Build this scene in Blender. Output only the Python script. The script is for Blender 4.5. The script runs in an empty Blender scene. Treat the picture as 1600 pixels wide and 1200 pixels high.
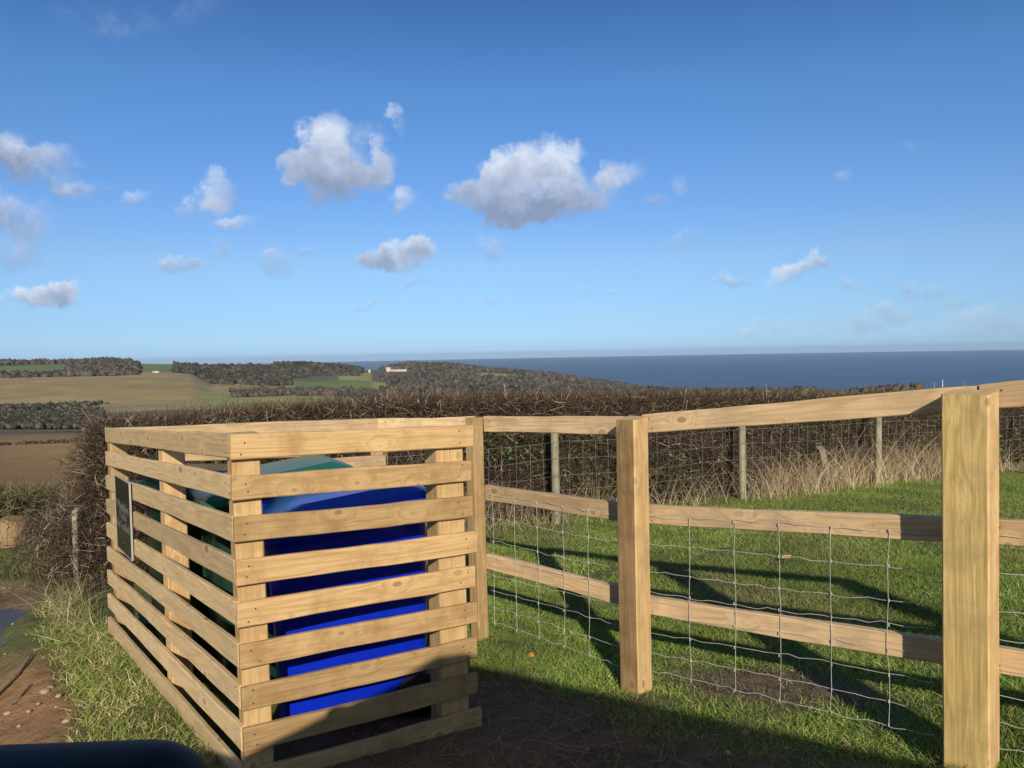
import bpy, bmesh, math, random
import numpy as np
from mathutils import Vector, Matrix, Euler
random.seed(7); rng = np.random.default_rng(11)
scene = bpy.context.scene
COL = scene.collection
R = math.radians

# ------------------------------------------------------------------ camera
FOC = 1186.0
CAMZ = 1.6
pitch = math.atan((600-551.5)/FOC); roll = R(1.1)
fwd = Vector((0, math.cos(pitch), -math.sin(pitch)))
r0 = Vector((1, 0, 0)); u0 = Vector((0, math.sin(pitch), math.cos(pitch)))
rt = r0*math.cos(roll)-u0*math.sin(roll); up = u0*math.cos(roll)+r0*math.sin(roll)
CAM = Vector((0, 0, CAMZ))
cd = bpy.data.cameras.new('camera'); cam = bpy.data.objects.new('camera', cd); COL.objects.link(cam)
cam.matrix_world = Matrix(((rt.x, up.x, -fwd.x, 0), (rt.y, up.y, -fwd.y, 0), (rt.z, up.z, -fwd.z, CAMZ), (0, 0, 0, 1)))
cd.sensor_width = 36; cd.lens = FOC/1600*36; cd.clip_start = 0.05; cd.clip_end = 60000
scene.camera = cam

def ray(px, py): return fwd+rt*((px-800)/FOC)-up*((py-600)/FOC)
def P(px, py, Y):                       # the surveyed point seen at (px, py) whose distance along +Y is Y
    d = ray(px, py); return CAM+d*(Y/d.y)

# ------------------------------------------------------------------ ground
TB = [(-6, -1.5), (0, -1.55), (2.5, -1.80), (3.3, -2.05), (3.6, -2.17), (4.16, -2.6), (4.85, -3.15), (5.5, -3.5), (6.07, -3.7), (6.7, -4.1), (6.95, -4.8), (7.3, -9), (7.8, -30)]
def sstep(x): x = np.clip(x, 0, 1); return x*x*(3-2*x)
def xbound(y): return np.interp(y, [a for a, b in TB], [b for a, b in TB])
def g(x, y):
    x = np.asarray(x, float); y = np.asarray(y, float)
    z = -0.05*(np.clip(y, -4, 14)-3.5)
    z = z+0.125*np.log1p(np.exp((x-0.75)*4))/4*np.exp(-np.clip(y-2.5, 0, None)/3.0)*np.clip((x+6)/6, 0, 1)*np.where(x > 3, 3/np.maximum(x, 3), 1)
    z = z+0.06*np.minimum(0, np.maximum(x, -6)+1.0)
    z = z-0.10*sstep((xbound(y)-x)/0.45)
    return z
def gz(x, y): return float(g(x, y))
def G(px, py):                          # ground point seen at (px, py)
    d = ray(px, py); lo, hi = 0.5, 60.0
    for _ in range(50):
        m = (lo+hi)/2; p = CAM+d*m
        if p.z > gz(p.x, p.y): lo = m
        else: hi = m
    return CAM+d*lo

# ------------------------------------------------------------------ object helpers
def tag(o, label, cat=None, group=None, kind=None):
    if label: o['label'] = label
    if cat: o['category'] = cat
    if group: o['group'] = group
    if kind: o['kind'] = kind
    return o
def empty(name, loc, label, cat, group=None):
    o = bpy.data.objects.new(name, None); COL.objects.link(o); o.location = loc; o.empty_display_size = .1
    return tag(o, label, cat, group)
def world_loc(o):
    v = Vector(o.location)
    return v
def link(name, me, mats, parent=None, mat=None):
    o = bpy.data.objects.new(name, me); COL.objects.link(o)
    for m in (mats if isinstance(mats, (list, tuple)) else [mats]): me.materials.append(m)
    if mat is not None: o.matrix_world = mat
    if parent is not None:
        o.parent = parent
        pm = Matrix.Translation(parent.location) if parent.parent is None and parent.rotation_euler == Euler((0, 0, 0)) else parent.get('_m') or parent.matrix_basis
        if parent.parent is not None:           # a part: its own world matrix is pinv*basis chain of unrotated empties
            pm = WM[parent.name]
        o.matrix_parent_inverse = pm.inverted()
        WM[o.name] = mat.copy() if mat is not None else Matrix.Identity(4)
    return o
WM = {}
def npmesh(name, verts, faces, cols=None, smooth=False, matidx=None):
    """verts (N,3), faces (M,k) array, per-vertex colours"""
    me = bpy.data.meshes.new(name); verts = np.asarray(verts, np.float32); faces = np.asarray(faces, np.int32)
    M, k = faces.shape
    me.vertices.add(len(verts)); me.vertices.foreach_set('co', verts.ravel())
    me.loops.add(M*k); me.loops.foreach_set('vertex_index', faces.ravel())
    me.polygons.add(M); me.polygons.foreach_set('loop_start', np.arange(0, M*k, k, dtype=np.int32))
    if matidx is not None: me.polygons.foreach_set('material_index', np.asarray(matidx, np.int32))
    me.update(calc_edges=True)
    if smooth: me.polygons.foreach_set('use_smooth', np.ones(M, bool))
    if cols is not None:
        a = me.color_attributes.new('Col', 'FLOAT_COLOR', 'POINT')
        c = np.ones((len(verts), 4), np.float32); c[:, :3] = cols; a.data.foreach_set('color', c.ravel())
    return me
def bmmesh(name, bm, smooth=False):
    me = bpy.data.meshes.new(name); bm.normal_update(); bm.to_mesh(me); bm.free()
    if smooth:
        for p in me.polygons: p.use_smooth = True
    return me
def tubes(paths, rad, n=5, cap=True):
    """several polylines as one tube mesh; rad scalar or list per path of per-point radii"""
    V, F = [], []
    for pi, pts in enumerate(paths):
        pts = [Vector(p) for p in pts]; base = len(V)
        for i, p in enumerate(pts):
            t = (pts[min(i+1, len(pts)-1)]-pts[max(i-1, 0)]).normalized()
            a = t.cross(Vector((0.31, 0.2, 0.93))); a = a.normalized() if a.length > 1e-4 else Vector((1, 0, 0)); b = t.cross(a)
            r = rad if not isinstance(rad, (list, tuple)) else (rad[pi][i] if isinstance(rad[pi], (list, tuple)) else rad[pi])
            for k in range(n):
                an = 2*math.pi*k/n; V.append(tuple(p+(a*math.cos(an)+b*math.sin(an))*r))
        for i in range(len(pts)-1):
            for k in range(n):
                F.append((base+i*n+k, base+i*n+(k+1) % n, base+(i+1)*n+(k+1) % n, base+(i+1)*n+k))
        if cap and n == 4: F.append((base+3, base+2, base+1, base)); e = base+(len(pts)-1)*n; F.append((e, e+1, e+2, e+3))
    return npmesh('tube', V, F, smooth=n > 4)
def ribbons(base, dirs, length, width, bend=None, segs=2, taper=.85, flat=None):
    """base,dirs (N,3); returns verts,faces  (quads)"""
    N = len(base); d = dirs/np.linalg.norm(dirs, axis=1, keepdims=True)
    rv = rng.normal(size=(N, 3)) if flat is None else flat
    w = np.cross(d, rv); w /= np.linalg.norm(w, axis=1, keepdims=True)+1e-9
    V = np.zeros((N, (segs+1)*2, 3))
    for j in range(segs+1):
        t = j/segs; c = base+d*(length*t)[:, None]
        if bend is not None: c = c+bend*(t*t)
        hw = (width*.5*(1-taper*t))[:, None]
        V[:, 2*j] = c-w*hw; V[:, 2*j+1] = c+w*hw
    idx = (np.arange(N)*(segs+1)*2)[:, None]
    F = np.concatenate([idx+np.array([[2*j, 2*j+1, 2*j+3, 2*j+2]]) for j in range(segs)], 0)
    return V.reshape(-1, 3), F

# ------------------------------------------------------------------ materials
def newmat(name):
    m = bpy.data.materials.new(name); m.use_nodes = True; nt = m.node_tree
    return m, nt, nt.nodes['Principled BSDF']
def N(nt, t, **kw):
    n = nt.nodes.new(t)
    for k, v in kw.items():
        if k in n.inputs.keys() if isinstance(k, str) else False: n.inputs[k].default_value = v
        else: setattr(n, k, v)
    return n
def ramp(nt, src, stops):
    r = nt.nodes.new('ShaderNodeValToRGB'); e = r.color_ramp.elements
    while len(e) < len(stops): e.new(0.5)
    for i, (p, c) in enumerate(stops): e[i].position = p; e[i].color = (*c, 1) if len(c) == 3 else c
    nt.links.new(src, r.inputs[0]); return r.outputs[0]
def mix(nt, f, a, b, mode='MIX'):
    m = nt.nodes.new('ShaderNodeMix'); m.data_type = 'RGBA'; m.blend_type = mode
    for s, v in ((0, f), (6, a), (7, b)):
        if hasattr(v, 'links') or isinstance(v, bpy.types.NodeSocket): nt.links.new(v, m.inputs[s])
        else: m.inputs[s].default_value = v if s == 0 else (*v, 1)
    return m.outputs[2]
def math_(nt, op, a, b=None, c=None, clamp=False):
    m = nt.nodes.new('ShaderNodeMath'); m.operation = op; m.use_clamp = clamp
    for i, v in enumerate((a, b, c)):
        if v is None: continue
        if isinstance(v, bpy.types.NodeSocket): nt.links.new(v, m.inputs[i])
        else: m.inputs[i].default_value = v
    return m.outputs[0]
def noise(nt, vec, scale, detail=4, rough=.55, dist=0.0):
    n = nt.nodes.new('ShaderNodeTexNoise'); n.inputs['Scale'].default_value = scale; n.inputs['Detail'].default_value = detail
    n.inputs['Roughness'].default_value = rough; n.inputs['Distortion'].default_value = dist
    if vec is not None: nt.links.new(vec, n.inputs['Vector'])
    return n
def bump(nt, h, strength, dist, bsdf):
    b = nt.nodes.new('ShaderNodeBump'); b.inputs['Strength'].default_value = strength; b.inputs['Distance'].default_value = dist
    nt.links.new(h, b.inputs['Height']); nt.links.new(b.outputs[0], bsdf.inputs['Normal'])
def wood(name, light, mid, dark, knot=(.20, .10, .04), axis=0, stain=None, grain=1.0, knots=True, gc=1.3):
    m, nt, bs = newmat(name)
    tc = N(nt, 'ShaderNodeTexCoord'); oi = N(nt, 'ShaderNodeObjectInfo')
    off = N(nt, 'ShaderNodeVectorMath', operation='SCALE'); off.inputs[0].default_value = (37.1, 19.7, 53.3)
    nt.links.new(oi.outputs['Random'], off.inputs['Scale'])
    add = N(nt, 'ShaderNodeVectorMath', operation='ADD'); nt.links.new(tc.outputs['Object'], add.inputs[0]); nt.links.new(off.outputs[0], add.inputs[1])
    src = add.outputs[0]
    if axis == 2:                                   # grain runs along local Z: swap so that X is along the grain
        s = N(nt, 'ShaderNodeSeparateXYZ'); nt.links.new(src, s.inputs[0]); c = N(nt, 'ShaderNodeCombineXYZ')
        nt.links.new(s.outputs[2], c.inputs[0]); nt.links.new(s.outputs[0], c.inputs[1]); nt.links.new(s.outputs[1], c.inputs[2]); src = c.outputs[0]
    # knots bend the grain around them
    ks = N(nt, 'ShaderNodeSeparateXYZ'); nt.links.new(src, ks.inputs[0]); kv = N(nt, 'ShaderNodeCombineXYZ'); nt.links.new(math_(nt, 'MULTIPLY', ks.outputs[0], 4.2), kv.inputs[0]); nt.links.new(math_(nt, 'MULTIPLY', math_(nt, 'ADD', ks.outputs[1], ks.outputs[2]), 7.5), kv.inputs[1])
    vo = N(nt, 'ShaderNodeTexVoronoi'); vo.voronoi_dimensions = '2D'; vo.inputs['Scale'].default_value = 1.0; vo.inputs['Randomness'].default_value = 1; nt.links.new(kv.outputs[0], vo.inputs['Vector'])
    kd = vo.outputs['Distance']
    sel = N(nt, 'ShaderNodeSeparateColor'); nt.links.new(vo.outputs['Color'], sel.inputs[0])
    pick = math_(nt, 'GREATER_THAN', sel.outputs[0], 0.5 if knots else 2.0)
    near = math_(nt, 'MULTIPLY', math_(nt, 'SUBTRACT', 1.0, math_(nt, 'MULTIPLY', kd, 2.6), clamp=True), pick)
    gm = N(nt, 'ShaderNodeMapping'); gm.inputs['Scale'].default_value = (1.1, 13*grain, 13*grain); nt.links.new(src, gm.inputs[0])
    warp = N(nt, 'ShaderNodeVectorMath', operation='MULTIPLY_ADD'); comb = N(nt, 'ShaderNodeCombineXYZ')
    nt.links.new(near, comb.inputs[1]); nt.links.new(near, comb.inputs[2])
    nt.links.new(comb.outputs[0], warp.inputs[0]); warp.inputs[1].default_value = (0, .75, .75) if axis == 0 else (0, .35, .35); nt.links.new(gm.outputs[0], warp.inputs[2])
    n1 = noise(nt, warp.outputs[0], 1.0, 2, .5, .35)
    rings = math_(nt, 'SINE', math_(nt, 'MULTIPLY', n1.outputs[0], 46.0))
    rings = math_(nt, 'MULTIPLY_ADD', rings, .5, .5)
    fm = N(nt, 'ShaderNodeMapping'); fm.inputs['Scale'].default_value = (6, 160, 160); nt.links.new(src, fm.inputs[0])
    fine = noise(nt, fm.outputs[0], 1.0, 3, .6)
    bl = noise(nt, src, 3.2, 4, .6)
    base = mix(nt, bl.outputs[0], mid, light)
    base = mix(nt, math_(nt, 'MULTIPLY', math_(nt, 'POWER', rings, 3.0), .42), base, dark)
    base = mix(nt, math_(nt, 'MULTIPLY', math_(nt, 'SUBTRACT', fine.outputs[0], .42, clamp=True), gc), base, dark)
    mg = N(nt, 'ShaderNodeMapping'); mg.inputs['Scale'].default_value = (1.3, 34, 34); nt.links.new(warp.outputs[0], mg.inputs[0]); mg.inputs['Scale'].default_value = (1.2, 2.8/grain, 2.8/grain)
    md = noise(nt, mg.outputs[0], 1.0, 5, .7)
    base = mix(nt, math_(nt, 'MULTIPLY', math_(nt, 'SUBTRACT', md.outputs[0], .50, clamp=True), gc*1.7), base, dark)
    # broad weather streaks
    wm = N(nt, 'ShaderNodeMapping'); wm.inputs['Scale'].default_value = (4.5, 3, 3); nt.links.new(src, wm.inputs[0])
    ws = noise(nt, wm.outputs[0], 1.6, 5, .65)
    base = mix(nt, math_(nt, 'MULTIPLY', math_(nt, 'SUBTRACT', ws.outputs[0], .48, clamp=True), 3.2), base, stain or dark)
    halo = math_(nt, 'MULTIPLY', math_(nt, 'SUBTRACT', near, .30, clamp=True), 1.0)
    base = mix(nt, halo, base, light)
    ksz = math_(nt, 'MULTIPLY_ADD', sel.outputs[1], .085, .03)
    kr = math_(nt, 'MULTIPLY', math_(nt, 'SUBTRACT', ksz, math_(nt, 'ADD', math_(nt, 'MULTIPLY', kd, .9), math_(nt, 'MULTIPLY', math_(nt, 'SUBTRACT', bl.outputs[0], .5), .10))), 28.0, clamp=True)
    base = mix(nt, math_(nt, 'MULTIPLY', math_(nt, 'MULTIPLY', kr, pick), math_(nt, 'MULTIPLY_ADD', sel.outputs[2], .5, .25)), base, knot)
    # every board has its own shade
    ov = math_(nt, 'MULTIPLY_ADD', oi.outputs['Random'], .44, .72)
    hs = N(nt, 'ShaderNodeHueSaturation'); nt.links.new(base, hs.inputs['Color']); nt.links.new(ov, hs.inputs['Value'])
    nt.links.new(hs.outputs[0], bs.inputs['Base Color']); bs.inputs['Roughness'].default_value = .72; bs.inputs['Specular IOR Level'].default_value = .25
    h = math_(nt, 'ADD', math_(nt, 'MULTIPLY', fine.outputs[0], .7), math_(nt, 'MULTIPLY', rings, .25))
    bump(nt, h, .55, .0025, bs)
    return m
def plain(name, c, rough=.5, metal=0, spec=.5, var=0.0, vscale=20, bumpd=0, coat=0):
    m, nt, bs = newmat(name); tc = N(nt, 'ShaderNodeTexCoord')
    n = noise(nt, tc.outputs['Object'], vscale, 5, .6)
    c2 = tuple(max(0, v*(1-var)) for v in c); c3 = tuple(min(1, v*(1+var)) for v in c)
    nt.links.new(ramp(nt, n.outputs[0], [(.3, c2), (.7, c3)]), bs.inputs['Base Color'])
    bs.inputs['Roughness'].default_value = rough; bs.inputs['Metallic'].default_value = metal; bs.inputs['Specular IOR Level'].default_value = spec
    if coat: bs.inputs['Coat Weight'].default_value = coat; bs.inputs['Coat Roughness'].default_value = .03
    if bumpd: bump(nt, n.outputs[0], .6, bumpd, bs)
    return m
def vcol(name, rough=.8, spec=.2, trans=0.0, var=.25, vscale=3.0):
    m, nt, bs = newmat(name); a = N(nt, 'ShaderNodeAttribute', attribute_name='Col'); ge = N(nt, 'ShaderNodeNewGeometry')
    n = noise(nt, ge.outputs['Position'], vscale, 3, .6)
    f = math_(nt, 'MULTIPLY_ADD', n.outputs[0], var*2, 1-var)
    hs = N(nt, 'ShaderNodeHueSaturation'); nt.links.new(a.outputs[0], hs.inputs['Color']); nt.links.new(f, hs.inputs['Value'])
    nt.links.new(hs.outputs[0], bs.inputs['Base Color']); bs.inputs['Roughness'].default_value = rough; bs.inputs['Specular IOR Level'].default_value = spec
    if trans:
        tr = N(nt, 'ShaderNodeBsdfTranslucent'); nt.links.new(hs.outputs[0], tr.inputs[0]); mx = N(nt, 'ShaderNodeMixShader'); mx.inputs[0].default_value = trans
        nt.links.new(bs.outputs[0], mx.inputs[1]); nt.links.new(tr.outputs[0], mx.inputs[2]); nt.links.new(mx.outputs[0], nt.nodes['Material Output'].inputs[0])
    return m

W_front = wood('fresh_softwood', (.61, .415, .20), (.52, .335, .148), (.31, .175, .068))
W_side = wood('brightened_side_softwood', (.74, .545, .30), (.64, .455, .235), (.40, .27, .13), stain=(.52, .385, .225))  # side slat colour raised to stand in for weak grazing sunlight
W_post = wood('fresh_post_wood', (.68, .48, .24), (.58, .385, .175), (.40, .24, .10), axis=2, grain=.8, gc=2.2)
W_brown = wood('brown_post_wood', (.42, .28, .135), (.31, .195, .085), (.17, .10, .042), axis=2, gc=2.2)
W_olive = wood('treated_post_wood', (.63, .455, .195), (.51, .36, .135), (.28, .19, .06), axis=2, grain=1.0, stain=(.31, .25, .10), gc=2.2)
W_rail = wood('rail_wood', (.70, .505, .285), (.60, .42, .225), (.33, .21, .105), stain=(.38, .28, .175))
W_grey = wood('old_stake_wood', (.40, .36, .25), (.31, .275, .18), (.15, .125, .08), axis=2, knots=False)
M_nail = plain('nail_steel', (.06, .045, .035), .6, .3)
M_wire = plain('galvanised_wire', (.54, .53, .50), .5, .15, var=.2)
M_oldwire = plain('old_wire', (.27, .27, .25), .6, .2, var=.4)

# ------------------------------------------------------------------ world and sun
SUN_EL, SUN_AZ = R(24.5), R(6.0)         # sun stands behind the photographer, a little to the right
to_sun = Vector((math.sin(SUN_AZ)*math.cos(SUN_EL), -math.cos(SUN_AZ)*math.cos(SUN_EL), math.sin(SUN_EL)))
sd = bpy.data.lights.new('sun', 'SUN'); sd.energy = 4.7; sd.angle = R(.53); sd.color = (1.0, .905, .765)
so = bpy.data.objects.new('sun', sd); COL.objects.link(so); so.rotation_euler = to_sun.to_track_quat('Z', 'Y').to_euler()
w = bpy.data.worlds.new('World'); scene.world = w; w.use_nodes = True; nt = w.node_tree
bg = nt.nodes['Background']; sky = nt.nodes.new('ShaderNodeTexSky'); sky.sky_type = 'NISHITA'; sky.sun_disc = False
sky.sun_elevation = SUN_EL; sky.sun_rotation = math.pi-SUN_AZ; sky.altitude = 170; sky.air_density = 1.0; sky.dust_density = .35; sky.ozone_density = 2.2
tc = nt.nodes.new('ShaderNodeTexCoord')
sep = nt.nodes.new('ShaderNodeSeparateXYZ'); nt.links.new(tc.outputs['Generated'], sep.inputs[0])
yy = math_(nt, 'MAXIMUM', sep.outputs[1], .05)
uvc = nt.nodes.new('ShaderNodeCombineXYZ'); nt.links.new(math_(nt, 'DIVIDE', sep.outputs[0], yy), uvc.inputs[0]); nt.links.new(math_(nt, 'DIVIDE', sep.outputs[2], yy), uvc.inputs[1])
UV = uvc.outputs[0]
nd = noise(nt, UV, 17, 7, .62); nd.noise_dimensions = '2D'
dv = nt.nodes.new('ShaderNodeVectorMath'); dv.operation = 'SUBTRACT'; nt.links.new(nd.outputs['Color'], dv.inputs[0]); dv.inputs[1].default_value = (.5, .5, .5)
dm = nt.nodes.new('ShaderNodeVectorMath'); dm.operation = 'MULTIPLY_ADD'; nt.links.new(dv.outputs[0], dm.inputs[0]); dm.inputs[1].default_value = (.070, .058, 0); nt.links.new(UV, dm.inputs[2])
UVD = dm.outputs[0]
# puffs: centre px, radii px, tilt, density      (sky directions surveyed from the photograph)
PUFF = [
 # tall cloud
 (500, 204, 36, 28, 0, 1.0), (508, 238, 34, 30, 0, .8), (528, 262, 80, 30, 0, 1.1), (600, 245, 15, 34, 8, .7), (472, 262, 36, 28, 0, .7), (522, 292, 44, 24, 0, 1.0), (575, 275, 40, 22, 0, .7), (612, 178, 16, 13, 0, .6), (622, 200, 10, 24, 0, .3), (560, 212, 40, 22, 0, .36),
 # large cloud
 (815, 295, 80, 40, 0, 1.2), (830, 252, 50, 30, 0, 1.1), (775, 268, 34, 26, 0, .9), (875, 258, 30, 36, 0, .8), (725, 302, 32, 18, 0, .9), (800, 327, 66, 22, 0, 1.1), (875, 320, 66, 22, 0, .9), (935, 300, 44, 30, 0, .75), (968, 272, 38, 20, 12, .75), (900, 234, 20, 10, -25, .55), (1058, 282, 20, 14, 0, .48), (1028, 322, 26, 12, 0, .44),
 # others
 (625, 400, 50, 22, 5, .95), (590, 405, 26, 20, 0, .65), (650, 390, 28, 16, 0, .5), (630, 315, 26, 17, 0, .62), (348, 296, 26, 24, 30, .85), (325, 322, 34, 24, 0, .55), (357, 349, 36, 11, 8, .65), (345, 384, 26, 10, 0, .36), (213, 312, 27, 18, 0, .6), (287, 411, 34, 13, 0, .66), (433, 408, 28, 18, -10, .52), (486, 394, 16, 9, 0, .36),
 (72, 462, 64, 17, 4, 1.15), (92, 453, 34, 14, 0, .6), (45, 258, 95, 30, -30, .72), (15, 235, 45, 36, 0, .5), (95, 245, 48, 15, -18, .42), (20, 335, 66, 30, -28, .66), (15, 390, 60, 28, 15, .5), (140, 290, 50, 11, 0, .32),
 (770, 382, 32, 19, 0, .5), (648, 440, 24, 9, 0, .4), (574, 476, 20, 7, 0, .45), (766, 468, 16, 9, 10, .5), (915, 460, 24, 11, 10, .44), (970, 460, 18, 7, 0, .36), (1005, 434, 20, 8, 0, .32), (1070, 372, 34, 13, 0, .3),
 (1248, 418, 44, 18, 22, .82), (1280, 404, 20, 10, 0, .4), (1140, 446, 36, 9, 4, .54), (1328, 450, 24, 10, 0, .52), (1440, 452, 55, 9, 3, .4), (1390, 492, 58, 16, 0, .46), (1490, 470, 50, 12, 20, .36), (1560, 500, 90, 24, 0, .42), (1200, 512, 45, 10, 0, .36), (1300, 505, 60, 14, 0, .26), (1445, 236, 50, 16, 0, .2), (1328, 268, 20, 12, 20, .26), (1460, 530, 200, 22, 0, .22),
 (320, 15, 55, 30, 25, .3), (170, 25, 100, 36, 0, .22), (220, 60, 90, 30, -20, .15),
]
def uv_of(px, py): d = ray(px, py); return d.x/d.y, d.z/d.y
Wsum = Vsum = None
for pi_, (px, py, rx, ry, an, st) in enumerate(PUFF):
    st = st if st >= .7 or pi_ < 22 else (st*1.12+.03 if py > 100 else st*.75)
    bias = (250-py)/60 if pi_ < 10 else ((285-py)/52 if pi_ < 22 else (-.45 if (py > 360 or px < 180) and st < .8 else 0.0))
    cu, cv = uv_of(px, py); k = 1.0/math.cos(math.atan(cu))
    ru, rv = rx/FOC*1.25, ry/FOC*1.3
    mp = nt.nodes.new('ShaderNodeMapping'); mp.vector_type = 'TEXTURE'
    mp.inputs['Location'].default_value = (cu, cv, 0); mp.inputs['Rotation'].default_value = (0, 0, R(an+1.1)); mp.inputs['Scale'].default_value = (ru, rv, 1)
    if Wsum is None: nt.links.new(UVD, mp.inputs[0])
    else:                                # keeps the puffs evaluating one after another (shader stack)
        sq = nt.nodes.new('ShaderNodeVectorMath'); sq.operation = 'MULTIPLY_ADD'; nt.links.new(Vsum, sq.inputs[0]); sq.inputs[1].default_value = (1e-9,)*3; nt.links.new(UVD, sq.inputs[2])
        nt.links.new(sq.outputs[0], mp.inputs[0])
    dt = nt.nodes.new('ShaderNodeVectorMath'); dt.operation = 'DOT_PRODUCT'; nt.links.new(mp.outputs[0], dt.inputs[0]); nt.links.new(mp.outputs[0], dt.inputs[1])
    f = math_(nt, 'MULTIPLY_ADD', dt.outputs['Value'], -st, st, clamp=True)
    sy = nt.nodes.new('ShaderNodeSeparateXYZ'); nt.links.new(mp.outputs[0], sy.inputs[0])
    fv = math_(nt, 'MULTIPLY', f, math_(nt, 'MULTIPLY_ADD', sy.outputs[1], .55 if pi_ < 22 else 1.0, max(-1, min(1, bias))*.9))
    Wsum = f if Wsum is None else math_(nt, 'ADD', Wsum, f)
    Vsum = fv if Vsum is None else math_(nt, 'ADD', Vsum, fv)
n2 = noise(nt, UV, 34, 6, .62); n2.noise_dimensions = '2D'
dens = math_(nt, 'ADD', Wsum, math_(nt, 'MULTIPLY', math_(nt, 'SUBTRACT', n2.outputs[0], .5), math_(nt, 'MINIMUM', math_(nt, 'MULTIPLY', Wsum, 2.8), 1.15)))
alpha = nt.nodes.new('ShaderNodeMapRange'); alpha.interpolation_type = 'SMOOTHSTEP'
nt.links.new(dens, alpha.inputs[0]); alpha.inputs[1].default_value = .02; alpha.inputs[2].default_value = 1.3; alpha.inputs[3].default_value = 0; alpha.inputs[4].default_value = .86
rel = math_(nt, 'DIVIDE', Vsum, math_(nt, 'MAXIMUM', Wsum, .05))
sh = math_(nt, 'ADD', math_(nt, 'MULTIPLY', rel, .95), math_(nt, 'MULTIPLY', math_(nt, 'SUBTRACT', n2.outputs[0], .5), .9))
sh = math_(nt, 'SUBTRACT', sh, math_(nt, 'MULTIPLY', math_(nt, 'SUBTRACT', Wsum, .7, clamp=True), .30))
ccol = ramp(nt, math_(nt, 'MULTIPLY_ADD', sh, .5, .55, clamp=True), [(.10, (.27, .325, .44)), (.45, (.49, .55, .69)), (.82, (.82, .87, .95))])
SKY_STR = 0.10
gain = nt.nodes.new('ShaderNodeVectorMath'); gain.operation = 'SCALE'; nt.links.new(ccol, gain.inputs[0]); gain.inputs['Scale'].default_value = 1.0/SKY_STR
# clear winter air: the sea-side sky is bluer than the stock model
airg = ramp(nt, sep.outputs[2], [(.0, (.24, .40, .80)), (.044, (.25, .37, .615)), (.118, (.325, .41, .55)), (.182, (.30, .41, .585)), (.319, (.265, .425, .595)), (.416, (.185, .33, .51))])
nside = nt.nodes.new('ShaderNodeMapRange'); nside.interpolation_type = 'SMOOTHSTEP'; nt.links.new(sep.outputs[1], nside.inputs[0]); nside.inputs[1].default_value = -.25; nside.inputs[2].default_value = .5
airg = mix(nt, nside.outputs[0], (.5, .5, .5), airg)
ag = nt.nodes.new('ShaderNodeVectorMath'); ag.operation = 'MULTIPLY'; nt.links.new(sky.outputs[0], ag.inputs[0]); nt.links.new(airg, ag.inputs[1])
ag2 = nt.nodes.new('ShaderNodeVectorMath'); ag2.operation = 'SCALE'; nt.links.new(ag.outputs[0], ag2.inputs[0]); ag2.inputs['Scale'].default_value = 2.0
nt.links.new(ag2.outputs[0], bg.inputs['Color']); bg.inputs['Strength'].default_value = SKY_STR
bgc = nt.nodes.new('ShaderNodeBackground'); bgc.inputs['Strength'].default_value = SKY_STR
nt.links.new(mix(nt, alpha.outputs[0], ag2.outputs[0], gain.outputs[0]), bgc.inputs['Color'])
# clouds only stand in the northern quarter of the sky
sect = math_(nt, 'MULTIPLY', math_(nt, 'GREATER_THAN', sep.outputs[1], .62), math_(nt, 'MULTIPLY', math_(nt, 'GREATER_THAN', sep.outputs[2], 0.0), math_(nt, 'LESS_THAN', sep.outputs[2], .52)))
mxs = nt.nodes.new('ShaderNodeMixShader'); nt.links.new(sect, mxs.inputs[0]); nt.links.new(bg.outputs[0], mxs.inputs[1]); nt.links.new(bgc.outputs[0], mxs.inputs[2])
nt.links.new(mxs.outputs[0], nt.nodes['World Output'].inputs[0])

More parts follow.
